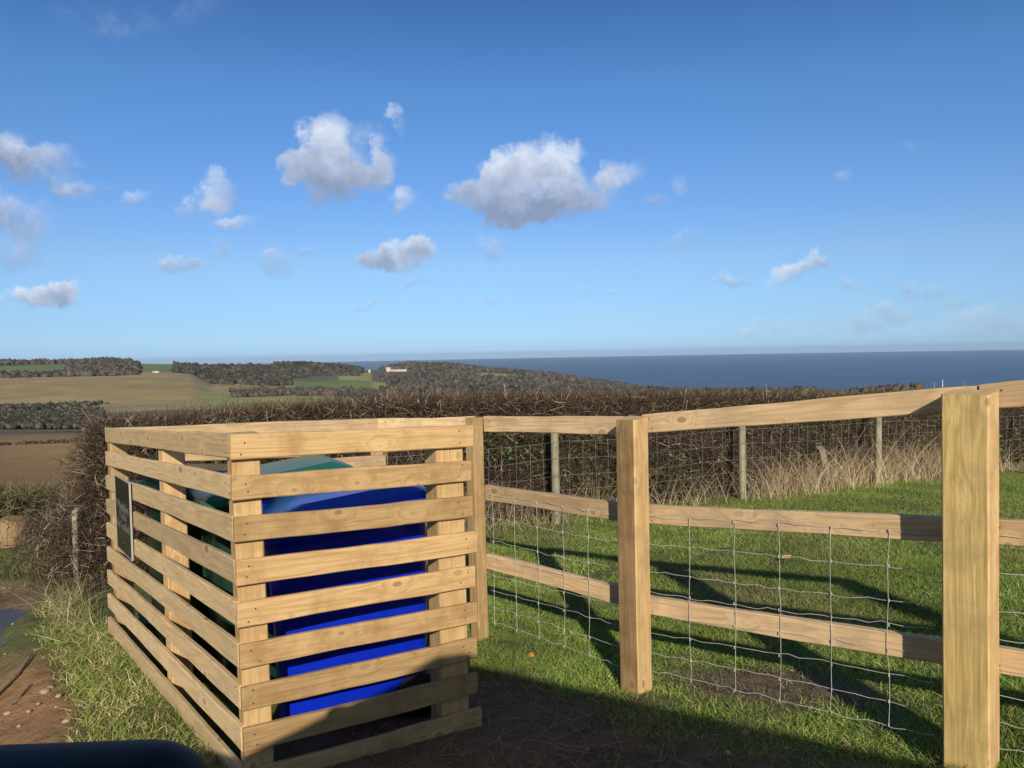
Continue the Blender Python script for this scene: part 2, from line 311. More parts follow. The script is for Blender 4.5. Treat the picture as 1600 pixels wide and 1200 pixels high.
# ------------------------------------------------------------------ terrain: one sheet from under the car to the coast
LR = np.array([16, 60, 160, 300, 600, 1000, 1500, 2000, 2300, 2700, 3600, 4200.])
BR = (.135, .10, .06); KH = (.33, .245, .105); GR = (.16, .20, .06); WD = (.135, .108, .078); DK = (.31, .185, .072); OG = (.28, .26, .085)
TAB = {  # photo column -> image heights of the layers (r=60..2700) and colours of the land there
 -500: ([800, 745, 697, 662, 638, 596, 578, 572, 577], [OG, DK, DK, WD, KH, KH, GR, WD, WD]),
 0: ([800, 745, 697, 662, 638, 594, 578, 571.5, 575], [OG, DK, DK, WD, KH, KH, GR, WD, WD]),
 110: ([800, 745, 692, 662, 634, 590, 577, 570, 575], [OG, DK, DK, WD, KH, KH, GR, WD, WD]),
 205: ([790, 740, 690, 660, 630, 587, 577, 572, 576], [OG, DK, DK, WD, KH, KH, WD, WD, WD]),
 235: ([790, 740, 690, 660, 628, 586, 579, 575, 576], [OG, DK, DK, WD, KH, KH, GR, GR, WD]),
 300: ([780, 735, 688, 658, 625, 590, 581, 577, 578], [OG, DK, DK, WD, KH, KH, WD, WD, WD]),
 330: ([780, 735, 688, 658, 625, 603, 588, 578, 578], [OG, DK, DK, WD, OG, KH, WD, WD, WD]),
 420: ([770, 730, 685, 655, 622, 605, 590, 578, 578], [OG, DK, DK, WD, OG, OG, WD, WD, WD]),
 500: ([760, 725, 680, 650, 620, 604, 588, 578, 581], [OG, DK, DK, WD, OG, GR, WD, WD, WD]),
 560: ([760, 725, 680, 650, 620, 606, 586, 580, 584], [OG, DK, DK, WD, WD, GR, OG, WD, WD]),
 600: ([760, 725, 680, 650, 620, 608, 592, 586, 580], [OG, DK, DK, WD, WD, OG, WD, WD, WD]),
 640: ([760, 725, 680, 650, 620, 608, 596, 586, 573], [OG, DK, DK, WD, WD, WD, WD, WD, WD]),
 700: ([760, 720, 680, 650, 622, 610, 598, 586, 574], [OG, DK, DK, WD, WD, WD, WD, WD, WD]),
 760: ([760, 720, 680, 650, 622, 612, 600, 590, 581], [OG, DK, DK, WD, WD, WD, WD, OG, WD]),
 850: ([760, 720, 680, 650, 622, 614, 604, 595, 588], [OG, DK, DK, WD, WD, WD, WD, WD, OG]),
 940: ([760, 720, 680, 650, 622, 615, 607, 601, 596], [OG, DK, DK, WD, WD, WD, WD, WD, WD]),
 1040: ([740, 700, 665, 640, 624, 616, 613, 611, 611], [OG, GR, OG, WD, WD, WD, WD, WD, WD]),
 1200: ([720, 680, 650, 630, 616, 614, 614, 615, 618], [OG, GR, OG, OG, WD, WD, WD, WD, WD]),
 1400: ([700, 650, 622, 610, 608, 612, 616, 618, 620], [OG, GR, GR, GR, OG, WD, WD, WD, WD]),
 1480: ([690, 640, 612, 604, 605, 612, 616, 618, 620], [OG, GR, GR, GR, OG, WD, WD, WD, WD]),
 1600: ([690, 636, 606, 600, 603, 612, 616, 618, 620], [OG, GR, GR, GR, OG, WD, WD, WD, WD]),
 2200: ([690, 636, 606, 600, 603, 612, 616, 618, 620], [OG, GR, GR, GR, OG, WD, WD, WD, WD]),
}
for _p in TAB:
    _d = 7.0 if 220 <= _p <= 520 else (3.5 if _p < 220 or 560 < _p < 900 else (2.5 if _p == 560 else 0))
    for _k in (6, 7, 8): TAB[_p][0][_k] -= _d*(.5 if _k == 6 else 1)
tpx = sorted(TAB); taz = np.array([math.atan(ray(px, 600).x/ray(px, 600).y) for px in tpx])
TZ = []; TC = []
for px, a in zip(tpx, taz):
    ys, cs = TAB[px]
    zs = [-.62-.25*max(0, -0)]
    for r, y in zip(LR[1:10], ys): zs.append(P(px, y, r*math.cos(a)).z)
    zs += [-168, -185]; TZ.append(zs); TC.append([OG]+list(cs)+[WD, WD])
TZ = np.array(TZ); TC = np.array(TC)
def far_lookup(az, r):
    """height and colour of far land"""
    az = np.asarray(az, float); r = np.asarray(r, float)
    i = np.clip(np.searchsorted(taz, az)-1, 0, len(taz)-2); f = np.clip((az-taz[i])/(taz[i+1]-taz[i]), 0, 1)
    lr = np.log(LR); lrr = np.log(np.clip(r, LR[0], LR[-1])); j = np.clip(np.searchsorted(lr, lrr)-1, 0, len(LR)-2); s = (lrr-lr[j])/(lr[j+1]-lr[j])
    def bl(T):
        ff = f if T.ndim == 2 else f[..., None]; ss = s if T.ndim == 2 else s[..., None]
        return (T[i, j]*(1-ff)+T[i+1, j]*ff)*(1-ss)+(T[i, j+1]*(1-ff)+T[i+1, j+1]*ff)*ss
    z = bl(TZ)
    rj = np.round(s).astype(int); ri = np.round(f).astype(int)
    c = TC[i+ri, j+rj]
    return z, c
def land(x, y):
    x = np.asarray(x, float); y = np.asarray(y, float); r = np.hypot(x, y); az = np.arctan2(x, y)
    zf, c = far_lookup(np.clip(az, taz[0], taz[-1]), r)
    zn = g(np.clip(x, -14, 14), np.clip(y, -14, 14)); t = sstep((r-11)/6)
    return zn*(1-t)+zf*t, c
azs = np.unique(np.concatenate([np.radians(np.arange(-180, -44, 4)), np.radians(np.arange(-44, 44.01, .22)), np.radians(np.arange(48, 181, 4))]))
rs = np.concatenate([np.arange(.15, 9, .11), np.geomspace(9.1, 4200, 190)])
AZ, RR = np.meshgrid(azs, rs, indexing='ij'); X = np.sin(AZ)*RR; Y = np.cos(AZ)*RR
Z, Cc = land(X, Y)
hills_n = lambda x, y: np.sin(x*.011+1)*np.cos(y*.013)+.6*np.sin(x*.031-y*.027)
Z = Z+np.where(RR > 100, hills_n(X, Y)*np.clip((RR-100)/900, 0, 1)*1.2, 0)
Z = Z+np.where(RR < 9, .012*np.sin(X*9.1+np.sin(Y*7.3)*2)*np.cos(Y*8.3+np.sin(X*5.1)), 0)
Z = Z-.07*sstep((xbound(Y)-.12-np.maximum(0, 4.75-Y)*.42-X+.10*np.sin(Y*5.1)*np.sin(X*3.7+1))/.3)*sstep((6.5-Y)/.35)*(X > -12.9)*(Y > -2.9)
# near colours: turf soil, bare mud by the gate, orange subsoil on the bank
def fnoise(x, y, s, seed=0):
    v = 0; a = 1; tot = 0
    for k in range(4):
        rr = np.random.default_rng(seed*17+k); th = rr.uniform(0, 6.28, 5); ph = rr.uniform(0, 6.28, 5)
        for t, p in zip(th, ph): v = v+a*np.sin((x*np.cos(t)+y*np.sin(t))*s*(2.03**k)+p)/5
        tot += a; a *= .55
    return v*1.6/tot
def mudmask(x, y):
    """1 where bare soil: worn ground before the fence, scuffed strip under the wire"""
    d = 3.62-.95*np.clip(x-.15, 0, 3)-y+.34*fnoise(x, y, 2.6, 3)
    a = sstep(d/.5+.5)*(x > -.9)
    e = np.exp(-(((x-1.18)/.50)**2+((y-3.42+.45*(x-1.15))/.27)**2))
    e = np.clip(e*2.1+.7*fnoise(x, y, 5, 5)-.55, 0, .93)
    return np.clip(np.maximum(a, e), 0, 1)
def mud_bank(x, y): return sstep((.12-(x-xbound(y))+.14*fnoise(x, y, 4, 9))/.22)*sstep((4.7-y+.3*fnoise(x, y, 3, 2))/.5)*(x < -1.2)*(y > -3)
soil = np.array((.13, .135, .05)); mud = np.array((.17, .115, .072)); orange = np.array((.34, .195, .095))
m1 = mudmask(X, Y)[..., None]; m2 = mud_bank(X, Y)[..., None]
nearc = soil*(1-m1)+mud*m1; nearc = nearc*(1-m2)+orange*m2
vg = (sstep((xbound(Y)-X)/.3)*(Y > 5.6)*(X < -3.5))[..., None]; nearc = nearc*(1-vg)+np.array((.17, .115, .07))*vg
tn = sstep((RR-11)/5)[..., None]; CC = nearc*(1-tn)+Cc*tn
na, nr = AZ.shape; I = np.arange(na*nr).reshape(na, nr)
F = np.stack([I[:-1, :-1], I[1:, :-1], I[1:, 1:], I[:-1, 1:]], -1).reshape(-1, 4)
gm, nt2, bs = newmat('land')
at = N(nt2, 'ShaderNodeAttribute', attribute_name='Col'); ge = N(nt2, 'ShaderNodeNewGeometry'); ln = N(nt2, 'ShaderNodeVectorMath', operation='LENGTH'); nt2.links.new(ge.outputs['Position'], ln.inputs[0])
nearf = math_(nt2, 'LESS_THAN', ln.outputs['Value'], 30.0)
nA = noise(nt2, ge.outputs['Position'], 9, 8, .65); nB = noise(nt2, ge.outputs['Position'], .012, 9, .68); nC = noise(nt2, ge.outputs['Position'], 70, 4, .6)
nv = N(nt2, 'ShaderNodeMix'); nt2.links.new(nearf, nv.inputs[0]); nt2.links.new(nB.outputs[0], nv.inputs[2]); nt2.links.new(nA.outputs[0], nv.inputs[3])
val = math_(nt2, 'MULTIPLY_ADD', nv.outputs[0], 1.5, .28)
hsx = N(nt2, 'ShaderNodeHueSaturation'); nt2.links.new(at.outputs[0], hsx.inputs['Color']); nt2.links.new(val, hsx.inputs['Value'])
hue = math_(nt2, 'MULTIPLY_ADD', noise(nt2, ge.outputs['Position'], .03, 5).outputs[0], .02, .49); nt2.links.new(hue, hsx.inputs['Hue'])
nt2.links.new(hsx.outputs[0], bs.inputs['Base Color']); bs.inputs['Roughness'].default_value = .9; bs.inputs['Specular IOR Level'].default_value = .15
hh = math_(nt2, 'MULTIPLY', math_(nt2, 'ADD', nA.outputs[0], math_(nt2, 'MULTIPLY', nC.outputs[0], .35)), nearf); bump(nt2, hh, .9, .045, bs)
ground = link('ground', npmesh('ground', np.stack([X, Y, Z], -1).reshape(-1, 3), F, CC.reshape(-1, 3), smooth=True), gm); ground['kind'] = 'structure'

# sea: a disc to the horizon
me = bpy.data.meshes.new('sea'); bm = bmesh.new()
bmesh.ops.create_circle(bm, cap_ends=True, segments=256, radius=23500); me = bmmesh('sea', bm)
ms, nts, bss = newmat('sea_water'); ge = N(nts, 'ShaderNodeNewGeometry')
mp = N(nts, 'ShaderNodeMapping'); mp.inputs['Scale'].default_value = (.0009, .0045, 1); nts.links.new(ge.outputs['Position'], mp.inputs[0])
nn = noise(nts, mp.outputs[0], 1.0, 8, .62)
nts.links.new(ramp(nts, nn.outputs[0], [(.32, (.030, .082, .165)), (.5, (.05, .118, .215)), (.68, (.085, .165, .27))]), bss.inputs['Base Color'])
bss.inputs['Roughness'].default_value = .62; bss.inputs['Specular IOR Level'].default_value = .35
sea = link('sea', me, ms); sea.location = (0, 0, -165); sea['kind'] = 'structure'

# track: muddy lane below the bank
cs = .12; pts = {}; V = []; F = []
def vid(i, j):
    if (i, j) not in pts:
        x, y = i*cs, j*cs; rut = -.035*math.exp(-((x+4.3+.35*(y-5))/.22)**2)-.035*math.exp(-((x+5.9+.35*(y-5))/.25)**2)
        pts[(i, j)] = len(V); V.append((x, y, gz(x, y)-.036+rut*.3+.010*float(fnoise(x, y, 3, 4))))
    return pts[(i, j)]
for i in range(int(-13/cs), int(-1.4/cs)):
    for j in range(int(-3/cs), int(6.9/cs)):
        x, y = (i+.5)*cs, (j+.5)*cs
        if x < float(xbound(y))-.02-max(0, 4.75-y)*.42 and y < 6.6:
            F.append((vid(i, j), vid(i+1, j), vid(i+1, j+1), vid(i, j+1)))
mt, ntt, bst = newmat('muddy_lane'); ge = N(ntt, 'ShaderNodeNewGeometry')
mp = N(ntt, 'ShaderNodeMapping'); mp.inputs['Scale'].default_value = (1, 1.9, 1); mp.inputs['Rotation'].default_value = (0, 0, R(-25)); ntt.links.new(ge.outputs['Position'], mp.inputs[0])
n1 = noise(ntt, mp.outputs[0], 1.1, 8, .6); n2_ = noise(ntt, ge.outputs['Position'], 26, 6, .65)
c = ramp(ntt, n1.outputs[0], [(.36, (.075, .072, .070)), (.52, (.125, .112, .10)), (.68, (.21, .165, .12))])
c = mix(ntt, math_(ntt, 'MULTIPLY', n2_.outputs[0], .6), c, (.05, .04, .03), 'MIX')
ntt.links.new(c, bst.inputs['Base Color']); ntt.links.new(math_(ntt, 'MULTIPLY_ADD', n1.outputs[0], 1.3, -.05, clamp=True), bst.inputs['Roughness'])
bump(ntt, n2_.outputs[0], .6, .018, bst)
tr = link('track', npmesh('track', V, F, smooth=True), mt); tr['kind'] = 'structure'

# ------------------------------------------------------------------ boards and posts
def board_mesh(L, H, T, rough=.0015, nails=True, seed=0, ch=.0035, n=None):
    """sawn board: X along, Z up, Y thick; -Y is the face"""
    rr = random.Random(seed); n = n or max(6, int(L/.09)); V = []; F = []; MI = []
    prof = [(-T/2+ch, -H/2), (T/2-ch, -H/2), (T/2, -H/2+ch), (T/2, H/2-ch), (T/2-ch, H/2), (-T/2+ch, H/2), (-T/2, H/2-ch), (-T/2, -H/2+ch)]
    k = len(prof); ph = [rr.uniform(0, 6.3) for _ in range(4)]; tw = rr.uniform(-.008, .008); bow = rr.uniform(-.004, .004)
    for i in range(n+1):
        t = i/n; x = -L/2+L*t
        et = rough*(math.sin(t*9+ph[0])+.6*math.sin(t*23+ph[1])); eb = rough*(math.sin(t*8+ph[2])+.6*math.sin(t*21+ph[3]))
        for (y, z) in prof:
            zz = z+(et if z > 0 else eb)+bow*(1-(2*t-1)**2); V.append((x, y+tw*z*(t-.5)*4+rr.uniform(-.0004, .0004), zz+rr.uniform(-.0006, .0006)))
    for i in range(n):
        for j in range(k): F.append((i*k+j, (i+1)*k+j, (i+1)*k+(j+1) % k, i*k+(j+1) % k))
    bm = bmesh.new(); vs = [bm.verts.new(v) for v in V]
    for f in F: bm.faces.new([vs[a] for a in f])
    bm.faces.new([vs[j] for j in range(k)]); bm.faces.new([vs[n*k+k-1-j] for j in range(k)])
    bmesh.ops.recalc_face_normals(bm, faces=bm.faces)
    if nails:
        for xx in (-L/2+.05, L/2-.05):
            for zz in (-.22*H, .24*H):
                cx, cz = xx+rr.uniform(-.018, .018), zz+rr.uniform(-.008, .008)
                vv = [bm.verts.new((cx+.0035*math.cos(a*math.pi/3), -T/2-.0012, cz+.0035*math.sin(a*math.pi/3))) for a in range(6)]
                f = bm.faces.new(vv); f.material_index = 1
                if f.normal.dot(Vector((0, -1, 0))) < 0: f.normal_flip()
    return bmmesh('board', bm)
def frame(a, b, nrm):
    """matrix: X from a to b, -Y toward nrm side, centre of a-b"""
    a, b = Vector(a), Vector(b); x = (b-a).normalized(); y = -Vector(nrm); z = x.cross(y).normalized()
    if z.z < 0: x = -x; z = x.cross(y).normalized()
    y = z.cross(x)
    m = Matrix((x, y, z)).transposed().to_4x4(); m.translation = (a+b)/2
    return m, (b-a).length
def add_board(name, parent, a, b, H, T, nrm, mat, seed, nails=True, rough=.0015):
    m, L = frame(a, b, nrm)
    return link(name, board_mesh(L, H, T, rough, nails, seed), [mat, M_nail], parent, m)
def post_mesh(s1, s2, h, ch=.005, seed=0, slope=0.0):
    """post with base at z=0, local Z up; faces with normal -X get material 1"""
    rr = random.Random(seed); n = max(6, int(h/.12)); bm = bmesh.new(); rings = []
    a, b = s1/2, s2/2
    prof = [(-a+ch, -b), (a-ch, -b), (a, -b+ch), (a, b-ch), (a-ch, b), (-a+ch, b), (-a, b-ch), (-a, -b+ch)]
    ph = [rr.uniform(0, 6.3) for _ in range(4)]
    for i in range(n+1):
        z = h*i/n; dx = .002*math.sin(z*3+ph[0])
        rings.append([bm.verts.new((x+dx+rr.uniform(-.0006, .0006), y+rr.uniform(-.0006, .0006), z+(slope*x+rr.uniform(-.002, .002) if i == n else 0))) for x, y in prof])
    for i in range(n):
        for j in range(8): bm.faces.new((rings[i][j], rings[i][(j+1) % 8], rings[i+1][(j+1) % 8], rings[i+1][j]))
    bm.faces.new(rings[-1]); bm.faces.new(rings[0][::-1])
    bmesh.ops.recalc_face_normals(bm, faces=bm.faces)
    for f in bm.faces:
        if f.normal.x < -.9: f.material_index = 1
    return bmmesh('post', bm)
def post_mat(base, top, xdir):
    """matrix from base to top; local -X points along xdir (horizontal)"""
    z = (Vector(top)-Vector(base)).normalized(); x = -Vector((xdir[0], xdir[1], 0)).normalized(); y = z.cross(x).normalized(); x = y.cross(z)
    m = Matrix((x, y, z)).transposed().to_4x4(); m.translation = base
    return m

# ------------------------------------------------------------------ bin store
YF, YG, YA, YB, YK = 2.68, 3.16, 4.80, 4.30, 4.60
def fl(i): return P(361.5+2.7*i, 717.6+65.9*i, YF)
def fr(i): return P(738+1.4*i, 697+55.2*i, YG)
def sn(i): return P(361.5+2.7*i, 717.6+65.9*i, YF)
def sf(i): return P(164.5+.6*i, 690.5+36.9*i, YA)
HB, TBd = .089, .022
fdir = (fr(4)-fl(4)); fdir.z = 0; fdir.normalize(); fn = Vector((fdir.y, -fdir.x, 0))        # outward normal of the front
sdir = (sf(4)-sn(4)); sdir.z = 0; sdir.normalize(); snn = Vector((-sdir.y, sdir.x, 0))
if snn.x > 0: snn = -snn
store = empty('bin_store', (fl(4).x, fl(4).y, gz(fl(4).x, fl(4).y)), 'new pale softwood bin enclosure with horizontal slats and a small black sign', 'bin store')
upv = Vector((0, 0, HB/2))
for i in range(9):
    a, b = fl(i)+upv, fr(i)+upv
    a = a+fdir*random.uniform(-.004, .004)+Vector((0, 0, random.uniform(-.003, .003))); b = b+fdir*random.uniform(-.009, .012)+Vector((0, 0, random.uniform(-.003, .003)))
    add_board('slat', store, a-fn*TBd/2, b-fn*TBd/2, HB+random.uniform(-.002, .002), TBd, fn, W_front, 100+i)
    a, b = sn(i)+upv, sf(i)+upv
    a = a+sdir*(TBd+.002)
    add_board('slat', store, a-snn*TBd/2, b-snn*TBd/2, HB+random.uniform(-.002, .002), TBd, snn, W_side, 200+i)
def store_post(base, topz, xd, s1, s2, seed, mats=(None, None), lean=(0, 0)):
    base = Vector((base[0], base[1], gz(base[0], base[1])-.12)); h = topz-base.z
    return link('post', post_mesh(s1, s2, h, seed=seed), [mats[0] or W_post, mats[1] or W_post], store, post_mat(base, base+Vector((lean[0], lean[1], h)), xd))
# corner post behind the front slats, left
F0 = fl(4); G0 = fr(4); A0 = sf(4); S0 = sn(4)
pF = F0-fn*(TBd+.052)+fdir*.064-snn*0.0
store_post(pF, fl(0).z+HB-.006, -fdir, .10, .10, 1, lean=(-.012, 0))
pG = G0-fn*(TBd+.062)-fdir*.095
store_post(pG, fr(0).z+HB-.012, -fdir, .125, .12, 2)
def on_side(px):                        # point on the side line seen in photo column px
    best = min((abs((S0+sdir*t-CAM).dot(rt)/(S0+sdir*t-CAM).dot(fwd)*FOC+800-px), t) for t in np.linspace(0, 3, 600)); return S0+sdir*best[1]
pM = on_side(250)-snn*(TBd+.05); store_post(pM, (fl(0).z*.45+sf(0).z*.55)+HB-.02, snn, .10, .10, 3)
pA = A0-snn*(TBd+.05)-sdir*.07; store_post(pA, sf(0).z+HB-.004, snn, .10, .10, 4)
# back: post and rails toward the fence
K = P(592, 700, YK); pK = Vector((K.x, K.y, 0)); store_post(pK, P(592, 656, YK).z-.03, (-.3, -1), .08, .08, 5)
ra, rb = P(168, 669, YA+.02), P(592, 653.5, YK-.06); nb = Vector((-(rb-ra).y, (rb-ra).x, 0)).normalized(); nb = -nb if nb.y > 0 else nb
dn = Vector((0, 0, -.0475))
add_board('rail', store, ra+dn, rb+dn, .095, .035, nb, W_rail, 301)
rc = P(742, 650.5, YB+.0); nb2 = Vector((-(rc-rb).y, (rc-rb).x, 0)).normalized(); nb2 = -nb2 if nb2.y > 0 else nb2
add_board('rail', store, rb+dn+Vector((.001, 0, 0)), rc+dn, .095, .035, nb2, W_rail, 302)
b1a, b1b = P(271, 697, 4.55), P(470, 690, 4.60); add_board('rail', store, b1a+dn, b1b+dn, .09, .03, nb, W_rail, 303)
b2a, b2b = P(470, 719, 4.52), P(603, 711, YK-.06); add_board('rail', store, b2a+dn, b2b+dn, .095, .03, nb, W_rail, 304)

# ------------------------------------------------------------------ sign on the side of the store
M_black = plain('black_acrylic', (.012, .012, .013), .16, spec=.6); M_white = plain('white_paint', (.78, .77, .74), .5); M_edge = plain('sign_edge', (.40, .38, .35), .5)
def on_side_at(px, py):                 # point on the outer side plane seen at px, py
    d = ray(px, py); n = snn; t = (S0-CAM).dot(n)/d.dot(n); return CAM+d*t
c00, c10, c01 = on_side_at(184.5, 740), on_side_at(207, 757), on_side_at(186, 853)
sl = (on_side_at(208, 756)-on_side_at(184, 740)).length; shh = (on_side_at(196, 748)-on_side_at(197, 866)).length
ctr = on_side_at(196.3, 806)
x = -sdir; z = Vector((0, 0, 1)); y = z.cross(x)
if y.dot(snn) > 0: pass
sx = x if z.cross(x).dot(snn) < 0 else -x
sm = Matrix((sx, z.cross(sx), z)).transposed().to_4x4(); sm.translation = ctr+snn*.010
sl *= .98; shh *= .95
sgn = empty('sign', ctr+snn*.010, 'small black rectangular sign with white edge lettered in white on slatted side', 'sign')
def box_mesh(w_, d_, h_, bev=.002, c=(0, 0, 0)):
    bm = bmesh.new(); bmesh.ops.create_cube(bm, size=1)
    bmesh.ops.scale(bm, vec=(w_, d_, h_), verts=bm.verts); bmesh.ops.translate(bm, vec=c, verts=bm.verts)
    if bev: bmesh.ops.bevel(bm, geom=bm.edges[:], offset=bev, segments=2, profile=.5, affect='EDGES')
    return bmmesh('box', bm)
def join_boxes(lst, bev=0):
    bm = bmesh.new()
    for (c, s) in lst:
        r_ = bmesh.ops.create_cube(bm, size=1); bmesh.ops.scale(bm, vec=s, verts=r_['verts']); bmesh.ops.translate(bm, vec=c, verts=r_['verts'])
    return bmmesh('boxes', bm)
link('panel', box_mesh(sl-.008, .008, shh-.008, .001), M_black, sgn, sm)
e = .0032
link('frame', join_boxes([((0, -.001, shh/2-e/2), (sl, .0095, e)), ((0, -.001, -shh/2+e/2), (sl, .0095, e)), ((-sl/2+e/2, -.001, 0), (e, .0095, shh-2*e)), ((sl/2-e/2, -.001, 0), (e, .0095, shh-2*e))]), M_edge, sgn, sm)
def text_mesh(s, size, ext=.0006):
    cu = bpy.data.curves.new('txt', 'FONT'); cu.body = s; cu.size = size; cu.extrude = ext; cu.align_x = 'CENTER'; cu.align_y = 'CENTER'
    o = bpy.data.objects.new('txt', cu); COL.objects.link(o); bpy.context.view_layer.update()
    me = bpy.data.meshes.new_from_object(o.evaluated_get(bpy.context.evaluated_depsgraph_get())); bpy.data.objects.remove(o); bpy.data.curves.remove(cu)
    return me
tm = Matrix.Rotation(R(90), 4, 'X')
for s, zz, sz in (('Wheeldens', .075, .058), ('1 Ca La', .005, .050), ('the Tea Shed', -.085, .050), ('~~~', -.215, .02)):
    link('lettering', text_mesh(s, sz*sl/.33), plain('sign_lettering', (.13, .125, .125), .6), sgn, sm @ Matrix.Translation((0.02 if s == '~~~' else 0, -.0055, zz*shh/.62)) @ tm)

# ------------------------------------------------------------------ wheelie bins
def make_bin(center, face, hgt, body_m, lid_m, label, ls=1.0, scribble=None, tilt=0):
    """face = horizontal direction the front of the bin looks; lid hinges at the back"""
    f = Vector((face[0], face[1], 0)).normalized(); y = -f; x = y.cross(Vector((0, 0, 1))); z = Vector((0, 0, 1)); x = y.cross(z)
    base = Vector((center[0], center[1], gz(center[0], center[1])+.004))
    m = Matrix((x, y, z)).transposed().to_4x4(); m.translation = base
    root = empty('wheelie_bin', base, label, 'wheelie bin', 'wheelie bins inside the slatted store')
    H = hgt; bm = bmesh.new(); rings = []
    def rr(w_, d_, c, z_, k=.045):
        out = []
        for (sx_, sy_) in ((-1, -1), (1, -1), (1, 1), (-1, 1)):
            for t in (0, .5, 1):
                a0 = {(-1, -1): math.pi, (1, -1): 1.5*math.pi, (1, 1): 0, (-1, 1): .5*math.pi}[(sx_, sy_)]+t*math.pi/2
                yv_ = c+sy_*(d_/2-k)+k*math.sin(a0); out.append(bm.verts.new((sx_*(w_/2-k)+k*math.cos(a0), yv_, z_+(SL*yv_ if z_ > H-.2 else 0))))
        return out
    SL = .10
    lev = [(.47, .60, .0, .02), (.49, .62, 0, .06), (.52, .65, -.0, .45), (.54, .67, -.01, .80), (.555, .685, -.02, H-.14), (.575, .70, -.03, H-.135), (.58, .71, -.03, H-.07)]
    for (w_, d_, c, z_) in lev: rings.append(rr(w_, d_, c, z_))
    for a, b in zip(rings[:-1], rings[1:]):
        for j in range(12): bm.faces.new((a[j], a[(j+1) % 12], b[(j+1) % 12], b[j]))
    bm.faces.new(rings[0][::-1])
    bmesh.ops.recalc_face_normals(bm, faces=bm.faces)
    body = link('body', bmmesh('bin_body', bm, True), body_m, root, m)
    # rim ribs on the front
    link('rib', join_boxes([((sx_*.17, -.315+.0, H*.62), (.02, .06, H*.34)) for sx_ in (-1, 1)]+[((0, -.352, H-.2), (.36, .03, .035))]), body_m, root, m)
    # lid: domed, faceted, hinged at back
    bm = bmesh.new(); rings = [rr(.595, .74, -.03, H-.068), rr(.60, .745, -.03, H-.038), rr(.56, .70, -.025, H-.018), rr(.36, .44, .03, H+.012, .03)]
    for a, b in zip(rings[:-1], rings[1:]):
        for j in range(12): bm.faces.new((a[j], a[(j+1) % 12], b[(j+1) % 12], b[j]))
    bm.faces.new(rings[-1]); bm.faces.new(rings[0][::-1]); bmesh.ops.recalc_face_normals(bm, faces=bm.faces)
    lm = m @ Matrix.Translation((0, .36, H-.05)) @ Matrix.Rotation(R(tilt), 4, 'X') @ Matrix.Translation((0, -.36, -(H-.05)))
    lid = link('lid', bmmesh('bin_lid', bm), lid_m, root, lm)
    bm = bmesh.new(); bmesh.ops.create_cone(bm, cap_ends=True, segments=12, radius1=.018, radius2=.018, depth=.46, matrix=Matrix.Translation((0, .39, H-.06)) @ Matrix.Rotation(R(90), 4, 'Y'))
    for sx_ in (-.2, 0, .2):
        r_ = bmesh.ops.create_cube(bm, size=1); bmesh.ops.scale(bm, vec=(.05, .09, .05), verts=r_['verts']); bmesh.ops.translate(bm, vec=(sx_, .345, H-.075), verts=r_['verts'])
    link('handle', bmmesh('bin_handle', bm), body_m, root, m)
    for sx_ in (-1, 1):
        bm = bmesh.new(); bmesh.ops.create_cone(bm, cap_ends=True, segments=24, radius1=.10, radius2=.10, depth=.045, matrix=Matrix.Translation((sx_*.255, .27, .10)) @ Matrix.Rotation(R(90), 4, 'Y'))
        bmesh.ops.bevel(bm, geom=[e_ for e_ in bm.edges if len(e_.link_faces) == 2 and e_.calc_face_angle(0) > 1], offset=.012, segments=2, affect='EDGES')
        link('wheel', bmmesh('bin_wheel', bm, True), M_rub, root, m)
    if scribble:
        [link('lettering', s_, M_white, root, lm) for s_ in scribble]
    return root, m
M_rub = plain('black_rubber', (.02, .02, .02), .7)
M_blue = plain('blue_plastic', (.003, .022, .46), .30, spec=.5, var=.12, vscale=6)
M_bluelid = plain('blue_lid_plastic', (.004, .035, .48), .2, spec=.6, var=.1, vscale=6)
M_green = plain('green_plastic', (.005, .03, .019), .4, var=.15, vscale=6); M_greenlid = plain('green_lid_plastic', (.02, .13, .075), .26, spec=.6, var=.12, vscale=6)
M_dgreen = plain('dark_green_plastic', (.006, .03, .022), .38, var=.15, vscale=6)
fm_ = (fl(4)+fr(4))/2; inn = -fn
cb = fl(4)+fdir*.56*(fr(4)-fl(4)).length+inn*.53+fdir*.03
bdir = Matrix.Rotation(R(-11), 3, 'Z') @ fdir; cg = fl(4)+fdir*(.56*(fr(4)-fl(4)).length-.13)+inn*1.15
make_bin((cb.x, cb.y), -bdir, .995, M_blue, M_bluelid, 'bright blue wheeled bin nearest the front slats', tilt=2)
scr = [tubes([[(.0+.05*j+.014*math.sin(k*2.3+j), -.15+.028*k, 1.077+.10*(-.15+.028*k)) for k in range(8)]], .0055, 4) for j in range(3)]
make_bin((cg.x, cg.y), (-fdir), 1.06, M_green, M_greenlid, 'mid green wheeled bin with pale scribble on its lid behind the blue bin', tilt=1)
cdk = cg+inn*.60-fdir*.20
make_bin((cdk.x, cdk.y), snn*-1, 1.05, M_dgreen, M_dgreen, 'very dark green wheeled bin deepest in the store beside the black sign')

